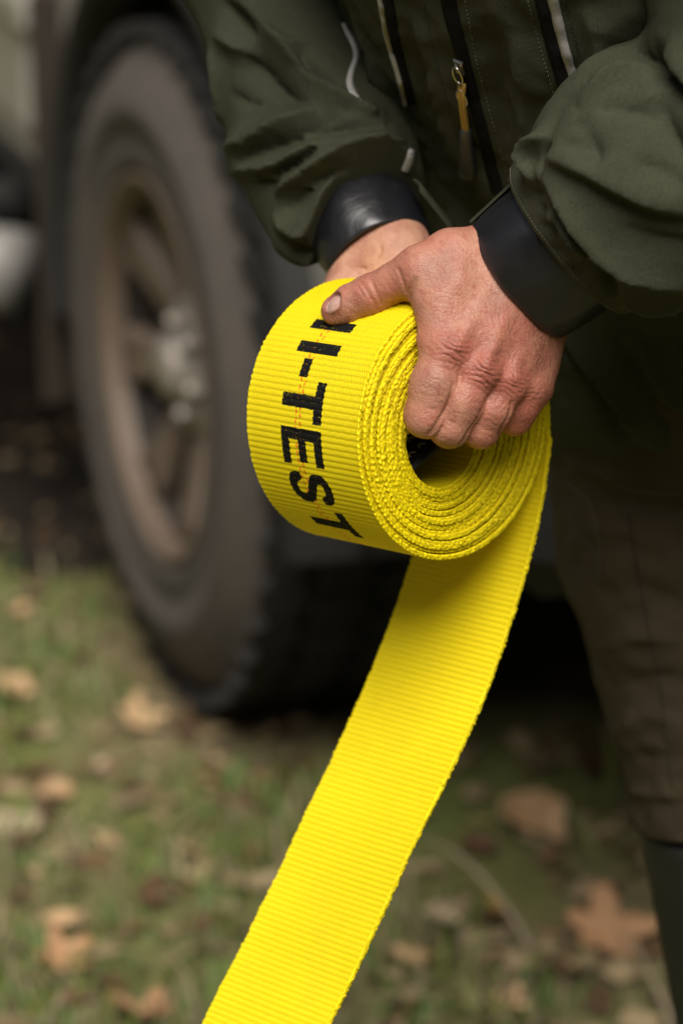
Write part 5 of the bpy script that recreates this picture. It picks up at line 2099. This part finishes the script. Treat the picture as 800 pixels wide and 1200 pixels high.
# scraps of bark, leaf and straw too small to tell apart
mb_v, mb_f, mb_c = [], [], []
k = 2600
sy = 2.3 + 4.5 * gr.random(k) ** 1.4
sx = (gr.random(k) * 2 - 1) * (0.34 + 0.16 * sy)
sx = np.concatenate([sx, gr.uniform(-3.2, 3.2, 2500)])
sy = np.concatenate([sy, gr.uniform(0.6, 8.5, 2500)])
k += 2500
sz, sa = gr.uniform(0.006, 0.022, k), gr.uniform(0, 6.28, k)
el_ = gr.uniform(0.25, 0.8, k)
q = np.array([[-1, -1], [1, -1], [1, 1], [-1, 1]])
V = np.zeros((k, 5, 3))
for j in range(4):
    lx, ly = q[j, 0] * sz, q[j, 1] * sz * el_
    V[:, j, 0] = sx + lx * np.cos(sa) - ly * np.sin(sa)
    V[:, j, 1] = sy + lx * np.sin(sa) + ly * np.cos(sa)
    V[:, j, 2] = g_h(sx, sy) + 0.004 + gr.uniform(0, 0.012, k)
V[:, 4] = V[:, :4].mean(1)
V[:, 4, 2] += gr.uniform(0.001, 0.008, k)
b = np.arange(k)[:, None] * 5
Ft = np.concatenate([b + np.array([j, (j + 1) % 4, 4]) for j in range(4)])
br = gr.uniform(0.35, 1.0, k)[:, None]
cs = br * np.where(gr.random(k)[:, None] > 0.4, np.array([[0.33, 0.25, 0.14]]), np.array([[0.17, 0.10, 0.05]]))
tag(mesh_obj('leaf_litter', V.reshape(-1, 3), Ft, M_GRASS, col=np.repeat(cs, 5, 0)), 'scraps of dead leaf and straw strewn over the ground', 'leaf litter', kind='stuff')


def stalk(pxs, hs, r, mat, name, label, cat):
    pts = []
    for (px, py), h in zip(pxs, hs):
        p = GP(px, py)
        d = (p - CL) / np.linalg.norm(p - CL)
        pts.append(p + d * (h / d[2]) + np.array([0, 0, 0.0]))
    p = spline(np.array(pts), 40)
    rad = r * np.linspace(1.0, 0.45, 40)
    V, F = tube(p, rad, 7)
    o = mesh_obj(name, V, F, mat, None, origin=(p[0][0], p[0][1], 0))
    fix_normals(o)
    return tag(o, label, cat)


t = NT('dry_straw')
M_STRAW = t.set(color=t.ramp(t.noise(t.coord('Object'), 60, 3), [(0.3, (0.30, 0.235, 0.15)), (0.7, (0.42, 0.34, 0.23))]), rough=0.7)
t = NT('green_blade')
M_GBLADE = t.set(color=t.ramp(t.noise(t.coord('Object'), 60, 3), [(0.3, (0.13, 0.17, 0.04)), (0.7, (0.19, 0.22, 0.07))]), rough=0.5)
stalk([(625, 1118), (600, 1075), (570, 1035), (540, 1005), (510, 988), (488, 988)], [0.0, 0.03, 0.06, 0.075, 0.07, 0.05], 0.0030, M_STRAW, 'dry_stalk', 'pale dry stalk arching beside the strap', 'stalk')
stalk([(790, 1205), (772, 1165), (752, 1125), (730, 1095)], [0.0, 0.02, 0.03, 0.03], 0.0028, M_STRAW, 'dry_stalk', 'pale dry stalk under the orange leaf near the boot', 'stalk')


def blade(pxs, hs, w, name, label):
    pts = []
    for (px, py), h in zip(pxs, hs):
        p = GP(px, py)
        d = (p - CL) / np.linalg.norm(p - CL)
        pts.append(p + d * (h / d[2]))
    p = spline(np.array(pts), 24)
    s = np.linspace(0, 1, 24)
    ww = w * np.sin(np.clip(s * 0.92 + 0.08, 0, 1) * np.pi) ** 0.7 * (1 - 0.4 * s)
    side = np.array([0.95, -0.3, 0.0])
    V = np.stack([p - side * ww[:, None], p + np.array([0, 0, -0.004]) - np.array([0, 0.006, 0]) * ww[:, None] / w, p + side * ww[:, None]], 1)
    V = np.concatenate([V, V[:, ::-1] + np.array([0, 0.0012, -0.0006])], 1)
    o = mesh_obj(name, V.reshape(-1, 3), grid_faces(24, 6, True), M_GBLADE, None, origin=(p[0][0], p[0][1], 0))
    fix_normals(o)
    return tag(o, label, 'grass blade')


blade([(712, 950), (716, 910), (716, 880), (708, 855)], [0.0, 0.05, 0.09, 0.12], 0.008, 'grass_blade', 'broad green blade standing beside the trouser leg')
blade([(700, 1020), (690, 985), (675, 960), (655, 945)], [0.0, 0.03, 0.05, 0.05], 0.006, 'grass_blade', 'green blade leaning over the large curled leaf')
# ================================================================== added ring of unseen trees, cuts sky light near the horizon
wr_ = np.random.default_rng(77)
NT_ = 64
ta = (np.arange(NT_) + wr_.uniform(-0.3, 0.3, NT_)) / NT_ * 2 * np.pi
ta = ta[(ta < math.radians(240)) | (ta > math.radians(285))]        # gap in the ring lets sky light in from the left
NT_ = len(ta)
trd = wr_.uniform(10.5, 15.0, NT_)
tx, ty = trd * np.sin(ta), 3.0 + trd * np.cos(ta)
wv, wf, wc, n0 = [], [], [], 0
for x_, y_, h_ in zip(tx, ty, wr_.uniform(6.0, 8.5, NT_)):
    r0 = wr_.uniform(0.12, 0.22)
    pts = np.array([[x_, y_, -0.1], [x_ + wr_.normal(0, .1), y_ + wr_.normal(0, .1), h_ * 0.4], [x_ + wr_.normal(0, .25), y_ + wr_.normal(0, .25), h_ * 0.85]])
    V, F = tube(spline(pts, 7), r0 * np.linspace(1, 0.3, 7), 7)
    F = np.array([f for f in F if len(f) == 4])
    wv.append(V)
    wf.append(F + n0)
    wc.append(np.tile((0.055, 0.042, 0.030), (len(V), 1)))
    n0 += len(V)
    m = 330
    u = wr_.normal(0, 1, (m, 3))
    u /= np.linalg.norm(u, axis=1, keepdims=True)
    u *= (wr_.random(m) ** 0.45)[:, None] * np.array([2.0, 2.0, h_ * 0.46])
    c = u + np.array([x_, y_, h_ * 0.50])
    c[:, 2] = np.maximum(c[:, 2], 0.35)
    s = wr_.uniform(0.16, 0.36, m)
    e1, e2 = wr_.normal(0, 1, (m, 3)), wr_.normal(0, 1, (m, 3))
    e1 /= np.linalg.norm(e1, axis=1, keepdims=True)
    e2 -= (e1 * e2).sum(1, keepdims=True) * e1
    e2 /= np.linalg.norm(e2, axis=1, keepdims=True)
    V = np.stack([c - e1 * s[:, None], c - e2 * s[:, None] * 0.6, c + e1 * s[:, None], c + e2 * s[:, None] * 0.6], 1).reshape(-1, 3)
    wv.append(V)
    wf.append(np.arange(m * 4).reshape(-1, 4) + n0)
    col = np.array([0.07, 0.075, 0.025]) * wr_.uniform(0.6, 1.3, m)[:, None] + np.array([0.05, 0.02, 0.0]) * (wr_.random(m) > 0.6)[:, None]
    wc.append(np.repeat(col, 4, 0))
    n0 += len(V)
tree_ring = mesh_obj('added_tree_ring', np.vstack(wv), np.vstack(wf), M_GRASS, smooth=False, col=np.vstack(wc))
tag(tree_ring, 'added ring of unseen trees that dims the low sky light', 'added_tree_ring', kind='stuff')
